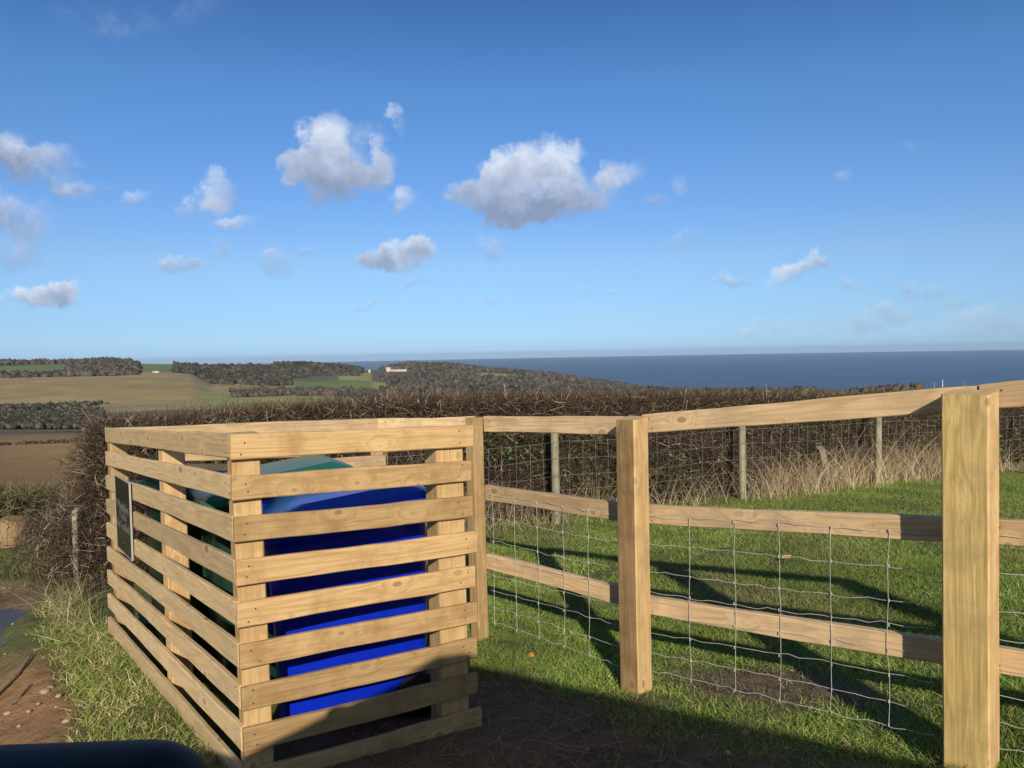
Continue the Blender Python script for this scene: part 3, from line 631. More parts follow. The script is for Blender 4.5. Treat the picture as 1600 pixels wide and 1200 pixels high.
# ------------------------------------------------------------------ post and rail fence
B = P(751, 1010, YB); C = P(995, 1090, 3.5); D = P(1518, 1216, 2.54); Bx = Vector((B.x, B.y, 0)); Cx = Vector((C.x, C.y, 0)); Dx = Vector((D.x, D.y, 0))
cdv = (Dx-Cx).normalized(); Ex = Dx+cdv*1.45
cdn = Vector((cdv.y, -cdv.x, 0)); cdn = cdn if cdn.y < 0 else -cdn
bcv = (Cx-Bx).normalized(); bcn = Vector((bcv.y, -bcv.x, 0)); bcn = bcn if bcn.y < 0 else -bcn
fence = empty('post_and_rail_fence', (Cx.x, Cx.y, gz(Cx.x, Cx.y)), 'new three rail timber fence with stout square posts and galvanised wire netting', 'fence')
def fpost(p, topz, s, xd, mats, seed, lean=(0, 0), slope=0):
    b = Vector((p.x, p.y, gz(p.x, p.y)-.15)); h = topz-b.z
    return link('post', post_mesh(s, s, h, seed=seed, slope=slope), mats, fence, post_mat(b, b+Vector((lean[0], lean[1], h)), xd))
fpost(Bx, P(748, 652, YB).z, .075, bcn, [W_post, W_post], 11, (-.012, 0))
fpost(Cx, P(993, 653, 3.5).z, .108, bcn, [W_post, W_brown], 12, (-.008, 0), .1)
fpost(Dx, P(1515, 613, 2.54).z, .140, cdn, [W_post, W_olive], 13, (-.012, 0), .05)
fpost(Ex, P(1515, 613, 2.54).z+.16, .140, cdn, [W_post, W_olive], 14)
rt_off = .02
def rail_line(pa, pb, na, ya, yb, seeds, xa, xb):
    """rails of one bay; ya/yb image heights of their tops in columns xa/xb"""
    out = []
    for k in range(3):
        a = plane_pt(xa, ya[k], pa, na); b = plane_pt(xb, yb[k], pa, na)
        L = (b-a); A1 = a+L*((pa-a).dot(L)/L.dot(L)) if False else a
        # extend to both post centres
        u = L/ (Vector((L.x, L.y, 0)).length); sA = Vector((pa.x-a.x, pa.y-a.y, 0)).dot(Vector((u.x, u.y, 0)).normalized()); sB = Vector((pb.x-a.x, pb.y-a.y, 0)).dot(Vector((u.x, u.y, 0)).normalized())
        A2 = a+u*(sA+.004); B2 = a+u*(sB-.004)
        o = add_board('rail', fence, A2+Vector((0, 0, -.0435)), B2+Vector((0, 0, -.0435)), .087, .038, na, W_rail, seeds+k, nails=True)
        out.append((A2, B2))
    return out
def plane_pt(px, py, p0, n):
    d = ray(px, py); t = (p0-CAM).dot(n)/d.dot(n); return CAM+d*t
offB = -bcn*(.054+.02); offC = -cdn*(.070+.02)
bay1 = rail_line(Bx+offB, Cx+offB, bcn, (650.5, 757.5, 864), (650.5, 785, 915), 400, 762, 966)
bay2 = rail_line(Cx+offC, Dx+offC, cdn, (646.5, 789, 932), (607, 807, 998), 410, 1024, 1470)
# the last bay goes on in the same plane
def up_line(k, s): a, b = bay2[k]; u = (b-a); return b+u*s
bay3 = [(up_line(k, .006), up_line(k, 1.07)) for k in range(3)]
for k in range(3):
    a, b = bay3[k]; add_board('rail', fence, a+Vector((0, 0, -.0435+.002)), b+Vector((0, 0, -.0435)), .087, .038, cdn, W_rail, 420+k)
def wire_bay(bay, n, inset0, inset1, k0, vs):
    """netting on the near face of the rails; offsets below the middle rail's top; vs = positions along the bay"""
    a, b = bay[1]; lo = bay[2]; paths = []; rr = random.Random(k0)
    offs = [.056, .188, .318, .41, .507, .60, .70, .79]
    nn_ = n*(.019+.003); L = (b-a).length
    for oi, o_ in enumerate(offs):
        pts_ = []; s = inset0; i = 0
        while s < 1-inset1:
            ktw = .0035*math.sin(i*1.9+oi*2.3)+.003*rr.uniform(-1, 1)+(0.005 if i % 5 == oi % 5 else 0)
            pts_.append(a.lerp(b, s)+nn_+Vector((0, 0, -o_+ktw*.8+.006*math.sin(s*5+oi)))+n*(.004*math.sin(i*1.3))); s += .045/L*1.0; i += 1
        paths.append(pts_)
    for v in vs:
        j = rr.uniform(-.006, .006)
        paths.append([a.lerp(b, v)+nn_+n*.003+Vector((0, 0, -o_))+(b-a).normalized()*(rr.uniform(-.005, .005)+j) for o_ in offs])
    knots = []
    for v in vs:
        for o_ in offs:
            p = a.lerp(b, v)+nn_+n*.004+Vector((0, 0, -o_)); knots.append([p+Vector((0, 0, -.006)), p+Vector((0, 0, .006))])
    return link('wire_mesh', tubes(paths+knots, [.0012]*len(paths)+[.0023]*len(knots), 5), M_wire, fence)
def along(bay, pxs, n):
    a, b = bay[1]; out = []
    for px in pxs:
        q = min((abs((a.lerp(b, t)-CAM).dot(rt)/(a.lerp(b, t)-CAM).dot(fwd)*FOC+800-px), t) for t in np.linspace(0, 1, 500)); out.append(q[1])
    return out
wire_bay(bay1, bcn, .03, .03, 1, along(bay1, [774, 808, 843, 883, 924], bcn))
wire_bay(bay2, cdn, .02, .085, 2, along(bay2, [1082, 1150, 1221, 1303, 1393], cdn))
wire_bay(bay3, cdn, .02, .03, 3, [.22, .37, .52, .67, .82])

# ------------------------------------------------------------------ stock fence in front of the hedge
HP = [(-3.72, 6.95), (0.2, 8.95), (2.6, 10.2), (5, 11.6), (9.5, 14.2)]          # hedge centre line
hx = [p[0] for p in HP]; hy = [p[1] for p in HP]
sp = [(868, 8.0), (1160, 9.3), (1372, 10.6), (1640, 12.2)]
stock = None; spos = []
for px, Yv in sp: q = P(px, 700, Yv); spos.append(Vector((q.x, q.y, gz(q.x, q.y))))
q0 = spos[0]+(spos[0]-spos[1])*.95; q0.z = gz(q0.x, q0.y); spos = [q0]+spos
stock = empty('stock_fence', spos[2], 'old wire stock fence on slim round grey stakes before the hedge', 'fence')
for i, p in enumerate(spos):
    ln_ = .01*math.sin(i*5); pth = [p+Vector((ln_*t, 0, -.2+1.31*t)) for t in (0, .2, .4, .6, .8, .97, 1)]
    me = tubes([pth], [[.046, .045, .045, .044, .044, .042, .03]], 10); bm = bmesh.new(); bm.from_mesh(me)
    bmesh.ops.holes_fill(bm, edges=bm.edges[:], sides=0); bm.to_mesh(me); bm.free()
    o = link('stake', me, W_grey, stock)
paths = []
for a, b in zip(spos[:-1], spos[1:]):
    for h in (.10, .22, .36, .52, .70, .88, 1.10):
        paths.append([a.lerp(b, t)+Vector((0, -.05, h-.02*math.sin(math.pi*t)+random.uniform(-.006, .006))) for t in np.linspace(0, 1, 9)])
    n = int((b-a).length/.16)
    for k in range(1, n): p = a.lerp(b, k/n); paths.append([p+Vector((random.uniform(-.01, .01), -.05, h)) for h in (.1, .36, .7, .88)])
link('wire_mesh', tubes(paths, .0015, 4), M_oldwire, stock)

# ------------------------------------------------------------------ hedge
def hedge(name, pts_, width, height, ntw, label, seed, palette, core_col, tops=None, tw=(.006, .011), end_taper=True, leafn=0, ragged=.09, lenr=(.10, .34)):
    rr = np.random.default_rng(seed)
    P2 = np.array(pts_, float); seg = np.hypot(*(P2[1:]-P2[:-1]).T); cum = np.concatenate([[0], np.cumsum(seg)]); T = cum[-1]
    def at(s): return np.stack([np.interp(s, cum, P2[:, 0]), np.interp(s, cum, P2[:, 1])], -1)
    def tang(s): d = at(s+.05)-at(s-.05); return d/np.linalg.norm(d, axis=1, keepdims=True)
    base_h = lambda s: np.interp(s/T, np.linspace(0, 1, len(height)), height) if isinstance(height, (list, tuple)) else np.full_like(s, height)
    c0 = at(np.array([T*.5]))[0]
    root = empty(name, (c0[0], c0[1], gz(c0[0], c0[1])), label, 'hedge')
    # twigs in a shell: near the faces and the top
    s = rr.uniform(-.15, T, ntw); h = base_h(s); tn_ = tang(np.clip(s, .06, T-.06)); nrm = np.stack([tn_[:, 1], -tn_[:, 0]], -1)
    which = rr.uniform(0, 1, ntw); v = rr.uniform(-1, 1, ntw); hv = np.power(rr.uniform(0, 1, ntw), .8)
    face = np.where(which < .62, 1, np.where(which < .72, -1, 0))
    depth = np.abs(rr.normal(0, .13, ntw))
    bulge = .10*fnoise(s*1.0, hv*2.5, 3.1, seed)+.06*fnoise(s, hv*3, 8, seed+1)
    off = np.where(face == 0, v*width/2, face*(width/2-depth+bulge))
    zz = np.where(face == 0, h+.03-depth*.6+.025*fnoise(s, v, 4, seed+2)*1.0, hv*h)
    # end cap of the hedge
    capm = rr.uniform(0, 1, ntw) < (.10 if end_taper else 0)
    zz = np.where(capm, rr.uniform(.0, 1, ntw)*h, zz); sag = 1-zz/h; s = np.where(capm, rr.normal(-.02, .10, ntw)-np.abs(rr.normal(0, .30, ntw))*np.exp(-((zz/h-.28)/.3)**2)-.10*fnoise(zz*2, off*3, 3, seed+5), s); off = np.where(capm, rr.uniform(-1, 1, ntw)*width*(.55+.25*sag), off)
    p = at(s)+nrm*off[:, None]; ext = np.minimum(s, 0)[:, None]*tn_; p = p+np.where(s[:, None] < 0, ext, 0)
    z = g(p[:, 0], p[:, 1])+zz
    d = rr.normal(size=(ntw, 3)); d[:, 2] = np.where(face == 0, np.abs(d[:, 2])*.9+.2, d[:, 2]*.85+.12)
    outw = np.where(face == 0, 0, face)[:, None]*nrm; d[:, :2] += outw*.5
    d[face == 0, 2] += .6
    L = rr.uniform(*lenr, ntw)*np.where(rr.uniform(0, 1, ntw) < .03, 2.2, 1); L = L*(1-.5*np.where(face == 0, 0, hv)**6); L = np.where(face == 0, np.minimum(L*.7, .075), L)
    Wd = rr.uniform(*tw, ntw); bend = rr.normal(0, .05, (ntw, 3))
    Vv, Ff = ribbons(np.column_stack([p, z]), d, L, Wd, bend, 2, .6)
    pal = np.array(palette); ci = rr.integers(0, len(pal), ntw); c = pal[ci]*rr.uniform(.5, 1.5, (ntw, 1))
    cl = np.clip(.9+.55*fnoise(s*1.2, zz*3, 2.2, seed+7), .35, 1.5)[:, None]; c = c*(.55+.45*cl)
    mm = vcol(name+'_twigs', .85, .15, 0, .2, 8)
    link('twig_mass', npmesh('twigs', Vv, Ff, np.repeat(c, 6, 0)), mm, root)['kind'] = 'stuff'
    # woody stems from the ground
    ns = int(T*14); s2 = rr.uniform(-.1, T, ns); tt = tang(np.clip(s2, .06, T-.06)); n2v = np.stack([tt[:, 1], -tt[:, 0]], -1); p2 = at(s2)+n2v*rr.uniform(-.5, .5, (ns, 1))*width*.85; p2 += np.minimum(s2, 0)[:, None]*tt
    hh_ = base_h(s2); pths = []; rads = []
    for k in range(ns):
        b0 = Vector((p2[k, 0], p2[k, 1], gz(*p2[k])-.03)); pth = [b0]; dirv = Vector((rr.normal(0, .18), rr.normal(0, .18), 1))
        for q in range(4): pth.append(pth[-1]+dirv*hh_[k]*.21+Vector((rr.normal(0, .05), rr.normal(0, .05), 0)))
        pths.append(pth); r_ = rr.uniform(.008, .02); rads.append([r_, r_*.85, r_*.7, r_*.5, r_*.3])
    link('stem_mass', tubes(pths, rads, 5), plain(name+'_bark', tuple(pal.mean(0)*1.1), .9, var=.35, vscale=30), root)['kind'] = 'stuff'
    # opaque filler core; shade deep among the twigs is put into its dark colour
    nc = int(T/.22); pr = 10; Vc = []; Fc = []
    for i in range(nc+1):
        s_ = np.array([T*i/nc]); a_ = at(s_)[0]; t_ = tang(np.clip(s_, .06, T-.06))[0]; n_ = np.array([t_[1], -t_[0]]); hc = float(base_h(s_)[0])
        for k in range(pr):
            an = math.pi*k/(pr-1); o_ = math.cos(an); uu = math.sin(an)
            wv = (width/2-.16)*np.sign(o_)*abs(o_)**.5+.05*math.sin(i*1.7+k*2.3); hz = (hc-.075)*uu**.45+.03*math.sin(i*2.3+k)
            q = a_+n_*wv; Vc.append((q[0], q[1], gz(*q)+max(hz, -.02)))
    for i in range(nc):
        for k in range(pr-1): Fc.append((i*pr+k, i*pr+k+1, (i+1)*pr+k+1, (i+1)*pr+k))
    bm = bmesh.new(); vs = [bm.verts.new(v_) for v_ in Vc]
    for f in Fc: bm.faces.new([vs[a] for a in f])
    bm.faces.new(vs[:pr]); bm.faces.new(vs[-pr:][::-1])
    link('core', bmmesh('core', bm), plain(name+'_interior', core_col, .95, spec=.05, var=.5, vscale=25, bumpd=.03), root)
    if leafn:
        s3 = rr.uniform(-.1, T, leafn); tt = tang(np.clip(s3, .06, T-.06)); n3 = np.stack([tt[:, 1], -tt[:, 0]], -1); hv = rr.uniform(.02, .8, leafn)
        keep = fnoise(s3*1.0, hv*2, 2.3, seed+12) > .12; s3, tt, n3, hv = s3[keep], tt[keep], n3[keep], hv[keep]; k = len(s3)
        p3 = at(s3)+n3*(width/2-rr.uniform(-.04, .16, (k, 1))); d3 = rr.normal(size=(k, 3)); Vl, Fl = ribbons(np.column_stack([p3, g(p3[:, 0], p3[:, 1])+hv*base_h(s3)]), d3, rr.uniform(.03, .06, k), rr.uniform(.025, .045, k), None, 2, .7)
        link('leaf_mass', npmesh('leaves', Vl, Fl, np.repeat(np.array([(.075, .10, .03)])*rr.uniform(.5, 1.5, (k, 1)), 6, 0)), vcol(name+'_ivy', .5, .4, .15), root)['kind'] = 'stuff'
    return root
HPAL = [(.085, .060, .040), (.12, .085, .055), (.05, .037, .026), (.19, .14, .095), (.09, .058, .040), (.40, .31, .21), (.075, .068, .035), (.035, .027, .021), (.045, .033, .024), (.075, .055, .04), (.12, .07, .052)]
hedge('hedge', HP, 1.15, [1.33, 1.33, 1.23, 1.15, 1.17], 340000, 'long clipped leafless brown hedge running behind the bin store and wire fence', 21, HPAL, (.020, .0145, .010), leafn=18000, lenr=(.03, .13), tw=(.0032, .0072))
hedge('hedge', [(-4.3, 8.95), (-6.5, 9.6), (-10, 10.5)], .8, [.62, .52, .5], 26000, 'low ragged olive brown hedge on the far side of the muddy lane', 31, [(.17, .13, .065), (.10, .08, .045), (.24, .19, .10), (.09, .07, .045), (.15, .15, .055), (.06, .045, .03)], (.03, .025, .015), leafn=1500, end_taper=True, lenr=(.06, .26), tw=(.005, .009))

# ------------------------------------------------------------------ grass
def scatter(n, xr, yr, dens):
    x = rng.uniform(*xr, n); y = rng.uniform(*yr, n); k = rng.uniform(0, 1, n) < dens(x, y); return x[k], y[k]
M_grass = vcol('grass_blades', .55, .3, .25, .2, 1.3); M_straw = vcol('straw_blades', .7, .2, .2, .15, 2)
def turf(name, x, y, hmin, hmax, wd, pal, mat, lean=.5, down=.0, drop=.0):
    n = len(x); base = np.column_stack([x, y, g(x, y)-.006+drop]); d = rng.normal(0, lean, (n, 3)); d[:, 2] = 1
    L = rng.uniform(hmin, hmax, n)*np.clip(1+.55*fnoise(x, y, 3.3, 41), .4, 1.8); a = rng.uniform(0, 6.28, n)
    bend = np.column_stack([np.cos(a), np.sin(a), -rng.uniform(.1, .5, n)])*(L*rng.uniform(.2, .75, n))[:, None]
    V, F = ribbons(base, d, L, rng.uniform(*wd, n), bend, 3, .9)
    pal = np.array(pal); c = pal[rng.integers(0, len(pal), n)]*rng.uniform(.65, 1.3, (n, 1)); c = c*np.clip(1+.5*fnoise(x, y, 1.9, 43)+.25*fnoise(x, y, 6, 44), .4, 1.6)[:, None]; ye = np.clip(fnoise(x, y, 2.7, 47)*1.2-.15, 0, .6)[:, None]; c = c*(1-ye)+np.array([.30, .25, .11])*ye*(1 if 'grass' in name and 'dry' not in name else 0)+c*ye*(0 if 'grass' in name and 'dry' not in name else 1)
    o = link(name, npmesh(name, V, F, np.repeat(c, 8, 0)), mat); o['kind'] = 'stuff'; return o
GP = [tuple(np.array(c)*np.array((2.75, 2.7, 2.1))) for c in [(.060, .112, .020), (.075, .125, .025), (.05, .09, .018), (.092, .13, .032), (.11, .125, .042), (.17, .15, .07)]]
hedge_y = lambda x: np.interp(x, hx, hy)
field_d = lambda x, y: (1-mudmask(x, y))**1.5*(y < hedge_y(x)-.5)*(y > 2.4)*(x > -.75+.0*y)*np.clip(.55+.6*fnoise(x, y, 2.2, 51)+.35, .12, 1)
xa, ya = scatter(230000, (-.9, 4.2), (2.4, 5.6), field_d)
xb, yb = scatter(300000, (-1.2, 7.5), (5.6, 12), field_d)
turf('grass', np.concatenate([xa, xb]), np.concatenate([ya, yb]), .022, .062, (.0028, .0062), GP, M_grass, .6)
# the bank left of the store
inside_store = lambda x, y: ((x-S0.x)*snn.x+(y-S0.y)*snn.y < -.02)
bank_d = lambda x, y: (~inside_store(x, y))*sstep((x-xbound(y)+.04+.13*fnoise(x, y, 5, 61))/.25)*(1-mud_bank(x, y))*np.clip(.75+.5*fnoise(x, y, 3, 62), .15, 1)*(y < 7)
xc, yc = scatter(150000, (-4.2, -.9), (1.6, 6.6), bank_d)
turf('bank_grass', xc, yc, .03, .085, (.0035, .007), [(.18, .27, .045), (.22, .30, .055), (.36, .34, .11), (.56, .45, .22), (.64, .53, .31), (.14, .24, .04), (.20, .28, .05), (.25, .27, .07)], M_grass, .7)
xs, ys = scatter(9000, (-4.2, -2.2), (4.4, 6.8), lambda x, y: bank_d(x, y)*np.exp(-((y-5.9)/.7)**2))
turf('dry_bank_grass', xs, ys, .12, .30, (.004, .008), [(.36, .29, .16), (.30, .24, .12), (.16, .17, .06), (.40, .33, .2)], M_straw, .6)
# green verge beyond the lane
xv, yv = scatter(26000, (-9, -4.2), (6.9, 8.2), lambda x, y: np.clip(.6+.8*fnoise(x, y, 2, 66), .05, 1)*(y > 7.0+.0*x))
turf('verge_grass', xv, yv, .05, .12, (.006, .011), [(.13, .22, .04), (.15, .23, .055), (.22, .22, .08)], M_grass)
# tall dry grass along the hedge foot
def tall_d(x, y): return (y < hedge_y(x)-.35)*(y > hedge_y(x)-1.45)*np.exp(-((hedge_y(x)-.95-y)/.42)**2)*np.clip(.45+1.2*fnoise(x, y, 1.3, 71), .04, 1)
xt, yt = scatter(95000, (-1.5, 8), (6.6, 13.5), tall_d)
turf('dry_grass', xt, yt, .17, .74, (.004, .009), [(.54, .43, .26), (.64, .51, .33), (.42, .31, .18), (.33, .29, .13), (.56, .40, .28)], M_straw, .28)
xk, yk = scatter(1500, (-1.0, 8), (6.8, 13.5), lambda x, y: .45*tall_d(x, y))
turf('dry_stalks', xk, yk, .5, .85, (.005, .009), [(.50, .38, .22), (.42, .30, .17), (.62, .5, .32), (.30, .20, .12)], M_straw, .35)
# straw bits and sparse blades on the bare soil
xm, ym = scatter(30000, (-.8, 2.6), (1.7, 4.6), lambda x, y: mudmask(x, y)*np.clip(.35+.9*fnoise(x, y, 2.6, 81), .06, 1))
turf('sparse_grass', xm, ym, .02, .07, (.003, .006), [(.10, .15, .035), (.15, .16, .06), (.26, .21, .11), (.30, .24, .14)], M_grass, .9)
xm, ym = scatter(5200, (-.8, 2.6), (1.7, 4.6), lambda x, y: mudmask(x, y))
n = len(xm); dd = rng.normal(0, 1, (n, 3)); dd[:, 2] = .05; V, F = ribbons(np.column_stack([xm, ym, g(xm, ym)+.008]), dd, rng.uniform(.04, .16, n), rng.uniform(.002, .005, n), rng.normal(0, .012, (n, 3))*[1, 1, .2], 2, .3, np.tile([0, 0, 1.], (n, 1)))
o = link('straw_litter', npmesh('straw', V, F, np.repeat(np.array([(.30, .24, .15)])*rng.uniform(.4, 1.2, (n, 1)), 6, 0)), M_straw); o['kind'] = 'stuff'

# ------------------------------------------------------------------ small loose things
def rock(name, p, r, col, label, cat, group=None, flat=.6, seed=0):
    rr = random.Random(seed); bm = bmesh.new(); bmesh.ops.create_icosphere(bm, subdivisions=2, radius=r); off = Vector((rr.uniform(0, 50),)*3)
    from mathutils import noise as mn
    for v in bm.verts: v.co *= 1+.38*mn.noise(v.co*1.4/r+off); v.co.z *= flat
    bmesh.ops.rotate(bm, cent=(0, 0, 0), matrix=Matrix.Rotation(rr.uniform(0, 6), 3, 'Z'), verts=bm.verts)
    o = link(name, bmmesh(name, bm, True), col, None, Matrix.Translation((p.x, p.y, gz(p.x, p.y)+r*flat*.35)))
    return tag(o, label, cat, group)
M_mudstone = plain('muddy_stone', (.34, .25, .155), .9, var=.35, vscale=40, bumpd=.004); M_lime = plain('pale_limestone', (.44, .35, .24), .85, var=.3, vscale=40, bumpd=.004)
for i, (px, py, rad) in enumerate([(70, 1082, .045), (78, 1076, .034), (92, 1088, .028), (45, 1112, .02), (104, 1128, .034), (60, 1100, .017), (96, 1062, .02), (12, 1115, .03), (112, 1140, .022), (88, 1105, .015), (30, 1135, .018), (20, 975, .016), (8, 1022, .014)]):
    rock('stone', G(px, py), rad*.62, M_mudstone, 'small pale stone lying on the orange mud of the lane bank', 'stone', 'stones on the muddy bank', seed=i)
for i, (px, py, rad) in enumerate([(1165, 1146, .028), (1137, 1178, .022), (1230, 1172, .026), (918, 1172, .016)]):
    rock('stone', G(px, py), rad*.65, M_mudstone, 'small earthy stone half sunk in the shaded soil before the fence', 'stone', 'stones in the shaded soil', seed=50+i)
pA_ = G(830, 1026); rock('apple', pA_, .021, plain('orange_fruit', (.62, .22, .03), .45, var=.3), 'tiny orange windfall apple on the grass beyond the store', 'apple', flat=.85, seed=90)
pc = G(1228, 880); o = link('wood_chip', board_mesh(.075, .03, .014, .002, False, 5, n=4), W_front, None, Matrix.Translation((pc.x, pc.y, gz(pc.x, pc.y)+.05)) @ Matrix.Rotation(R(12), 4, 'Z') @ Matrix.Rotation(R(35), 4, 'X')); tag(o, 'pale offcut of wood lying in the grass beyond the wire netting', 'wood offcut')
M_twig = plain('bark_stick', (.22, .165, .11), .85, var=.3, vscale=50)
a, b, c_ = G(0, 1085), G(26, 1062), G(48, 1030); d_ = Vector((0, 0, .025))
tag(link('stick', tubes([[a-(b-a)*.8+d_, a+d_, b+d_*1.1, c_+d_*.9]], [[.017, .016, .014, .007]], 8), M_twig), 'bare bent stick lying at the edge of the muddy lane', 'stick')
a, b = G(22, 1105), G(48, 1072); tag(link('stick', tubes([[a+d_*.5, a.lerp(b, .5)+d_*.7, b+d_*.5]], [[.009, .008, .004]], 7), M_twig), 'thinner broken stick on the orange mud below the bigger stick', 'stick')
def stake(px, pyb, pyt, Yv, r, mat, label, lean=0.0, sq=False):
    b = P(px, pyb, Yv); b.z = min(b.z, gz(b.x, b.y)-.04); t = P(px+lean, pyt, Yv)
    me = post_mesh(r*2, r*1.5, (t-b).length, .004, int(px), .4) if sq else None
    o = link('stake', me, [mat, mat], None, post_mat(b, t, (0, -1)))
    return tag(o, label, 'stake')
stake(120, 874, 796, 6.2, .03, W_grey, 'short pale weathered split stake standing at the hedge end beside the lane', -1, True)
stake(1296, 757, 700, 10.35, .055, W_grey, 'weathered grey post leaning left in the dry grass between two fence stakes', -14, True)
stake(1252, 765, 727, 9.9, .035, W_grey, 'short pale broken stake leaning right in the dry grass', 12, True)
# cut log by the low hedge
lp = G(22, 852); bm = bmesh.new()
bmesh.ops.create_cone(bm, cap_ends=True, segments=18, radius1=.17, radius2=.155, depth=.34)
bmesh.ops.bevel(bm, geom=[e_ for e_ in bm.edges if e_.calc_face_angle(0) > 1], offset=.02, segments=2, affect='EDGES')
from mathutils import noise as mn
for v in bm.verts: v.co.xy *= 1+.12*mn.noise(v.co*5)
o = link('tree_stump', bmmesh('stump', bm), wood('stump_wood', (.42, .29, .16), (.33, .22, .11), (.18, .11, .06), axis=2), None, Matrix.Translation((lp.x, lp.y, gz(lp.x, lp.y)+.15)) @ Matrix.Rotation(R(14), 4, 'Y')); tag(o, 'squat tan cut tree stump before the low hedge beyond the lane', 'tree stump')

# ------------------------------------------------------------------ far woods
def crowns(name, items, pal, label=None):
    """items: list of (x,y,z,rx,rz)"""
    bm = bmesh.new(); bmesh.ops.create_icosphere(bm, subdivisions=2, radius=1); bv = np.array([v.co for v in bm.verts]); bf = np.array([[v.index for v in f.verts] for f in bm.faces]); bm.free()
    it = np.array(items); n = len(it); k = len(bv)
    jit = 1+rng.normal(0, .27, (n, k, 1)); V = bv[None]*jit*np.stack([it[:, 3], it[:, 3], it[:, 4]], -1)[:, None]+it[:, None, :3]+np.array([0, 0, 0])
    F = (bf[None]+(np.arange(n)*k)[:, None, None]).reshape(-1, 3); pal = np.array(pal)
    c = pal[rng.integers(0, len(pal), n)]*rng.uniform(.75, 1.25, (n, 1)); c = np.repeat(c, k, 0)*rng.uniform(.8, 1.2, (n*k, 1))
    o = link(name, npmesh(name, V.reshape(-1, 3), F, c, smooth=True), M_far); o['kind'] = 'stuff'; return o
M_far = vcol('far_woodland', .95, .05, 0, .3, .008)
GB = [(.105, .082, .062), (.12, .095, .07), (.085, .069, .055), (.10, .085, .058), (.075, .066, .05), (.11, .08, .062)]; DG = [(.035, .045, .028), (.045, .055, .032), (.06, .055, .035)]
def wood_items(n, pxr, rr_, rad, ok=None, hz=.95):
    out = []
    if rad[0] >= 4: n = int(n*2.3); rad = (rad[0]*.5, rad[1]*.72)
    while len(out) < n:
        px = random.uniform(*pxr); r = random.uniform(*rr_)
        if ok and not ok(px, r): continue
        d = ray(px, 560); a = math.atan2(d.x, d.y); x, y = math.sin(a)*r, math.cos(a)*r; z = float(land(x, y)[0]); s = random.uniform(*rad)
        out.append((x, y, z+s*.55, s, s*hz*random.uniform(.8, 1.25)))
    return out
it = wood_items(330, (-120, 216), (2180, 2420), (6, 10)) + wood_items(260, (-120, 215), (1530, 1660), (5, 8.5), lambda p, r: True) + wood_items(260, (105, 216), (1650, 2300), (6, 10)) + wood_items(120, (130, 205), (2250, 2400), (9, 13))
crowns('woodland', it, GB+DG[:1])
it = wood_items(520, (272, 452), (1520, 2250), (6, 10), lambda p, r: p > 272+ (0 if r > 1750 else (330-272)*(1-(r-1500)/250))) + wood_items(330, (430, 566), (2050, 2420), (7, 11)) + wood_items(60, (440, 480), (1850, 1950), (4, 6)) + wood_items(30, (480, 560), (1900, 2050), (4, 7))
crowns('woodland', it, [tuple(np.array(c)*.8) for c in GB]+DG)
def okh(p, r):
    top = 2680 if p < 1000 else 2500
    if 590 < p < 646 and 2030 < r < 2420: return False
    return r < top
it = wood_items(1500, (596, 1045), (1250, 2680), (6, 10.5), lambda p, r: okh(p, r) and not (745 < p < 800 and 2250 < r < 2450) and not (p < 640 and r < 1700 and random.random() < .6)) + wood_items(60, (600, 640), (2060, 2250), (5, 7), lambda p, r: abs(p-621) > 3 or r < 2150) + wood_items(150, (640, 900), (2560, 2700), (8, 12)) + wood_items(90, (604, 640), (2480, 2700), (8, 11))
crowns('woodland', it, GB+DG[:1])
it = wood_items(1000, (-120, 170), (900, 1010), (1.2, 3.0), lambda p, r: p < 150-(1010-r)*.35+random.gauss(0, 8)) + wood_items(2600, (-120, 160), (520, 690), (.7, 2.0), lambda p, r: random.random() < .35+.65*(math.sin(p*.05)*math.sin(r*.043) > -.35)) + wood_items(420, (-120, 160), (297, 306), (.3, .8)) + wood_items(1300, (-120, 160), (700, 900), (.7, 1.5), lambda p, r: random.random() < .3+.7*(math.sin(p*.06+1)*math.sin(r*.031) > 0))
crowns('woodland', it, DG+GB[:2])
it = wood_items(170, (360, 620), (1050, 1300), (4, 6.5)) + wood_items(160, (1050, 1275), (1250, 1500), (6, 9.5)) + wood_items(90, (900, 1060), (1250, 1600), (6, 9)) + wood_items(60, (1330, 1440), (700, 900), (2.5, 4))
crowns('woodland', it, GB)

# ------------------------------------------------------------------ far buildings
M_stone = plain('pale_stone', (.52, .46, .36), .85, var=.12, vscale=.3); M_dark = plain('dark_window', (.05, .05, .055), .3); M_slate = plain('slate_roof', (.12, .115, .12), .7, var=.2, vscale=.5)
def fp(px, r): d = ray(px, 570); a = math.atan2(d.x, d.y); x, y = math.sin(a)*r, math.cos(a)*r; return Vector((x, y, float(land(x, y)[0])))
h0 = fp(620, 2350); hb = P(620, 588, h0.y); base = Vector((h0.x, h0.y, hb.z)); az = math.atan2(base.x, base.y)
hm = Matrix.Translation(base) @ Matrix.Rotation(-az-.12, 4, 'Z')
house = empty('country_house', base, 'large pale stone country house with a tower among distant woods', 'house')
ppm = FOC/h0.y
link('wall', join_boxes([((4, 8, 9.5), (50, 16, 19)), ((-26, 6, 14), (13, 14, 28)), ((6, -.8, 10.5), (9, 3, 21)), ((26, -.6, 10), (8, 3, 20))]+[((x_, 1.2, 20.0), (2.2, 1.4, 3.2)) for x_ in range(-18, 28, 5)]), M_stone, house, hm)
link('roof', join_boxes([((4, 9, 20.2), (46, 10, 2.4)), ((-26, 6, 28.6), (14, 15, 1.2))]), M_slate, house, hm)
for fl_ in (3.5, 9, 14.5):
    for x_ in np.arange(-17, 27, 4.4):
        yf = -2.45 if 2 < x_ < 10 else -.15
        if x_ > 21.5: yf = -2.25
        link('window', join_boxes([((x_, yf, fl_), (1.7, .3, 2.9))]), M_dark, house, hm)
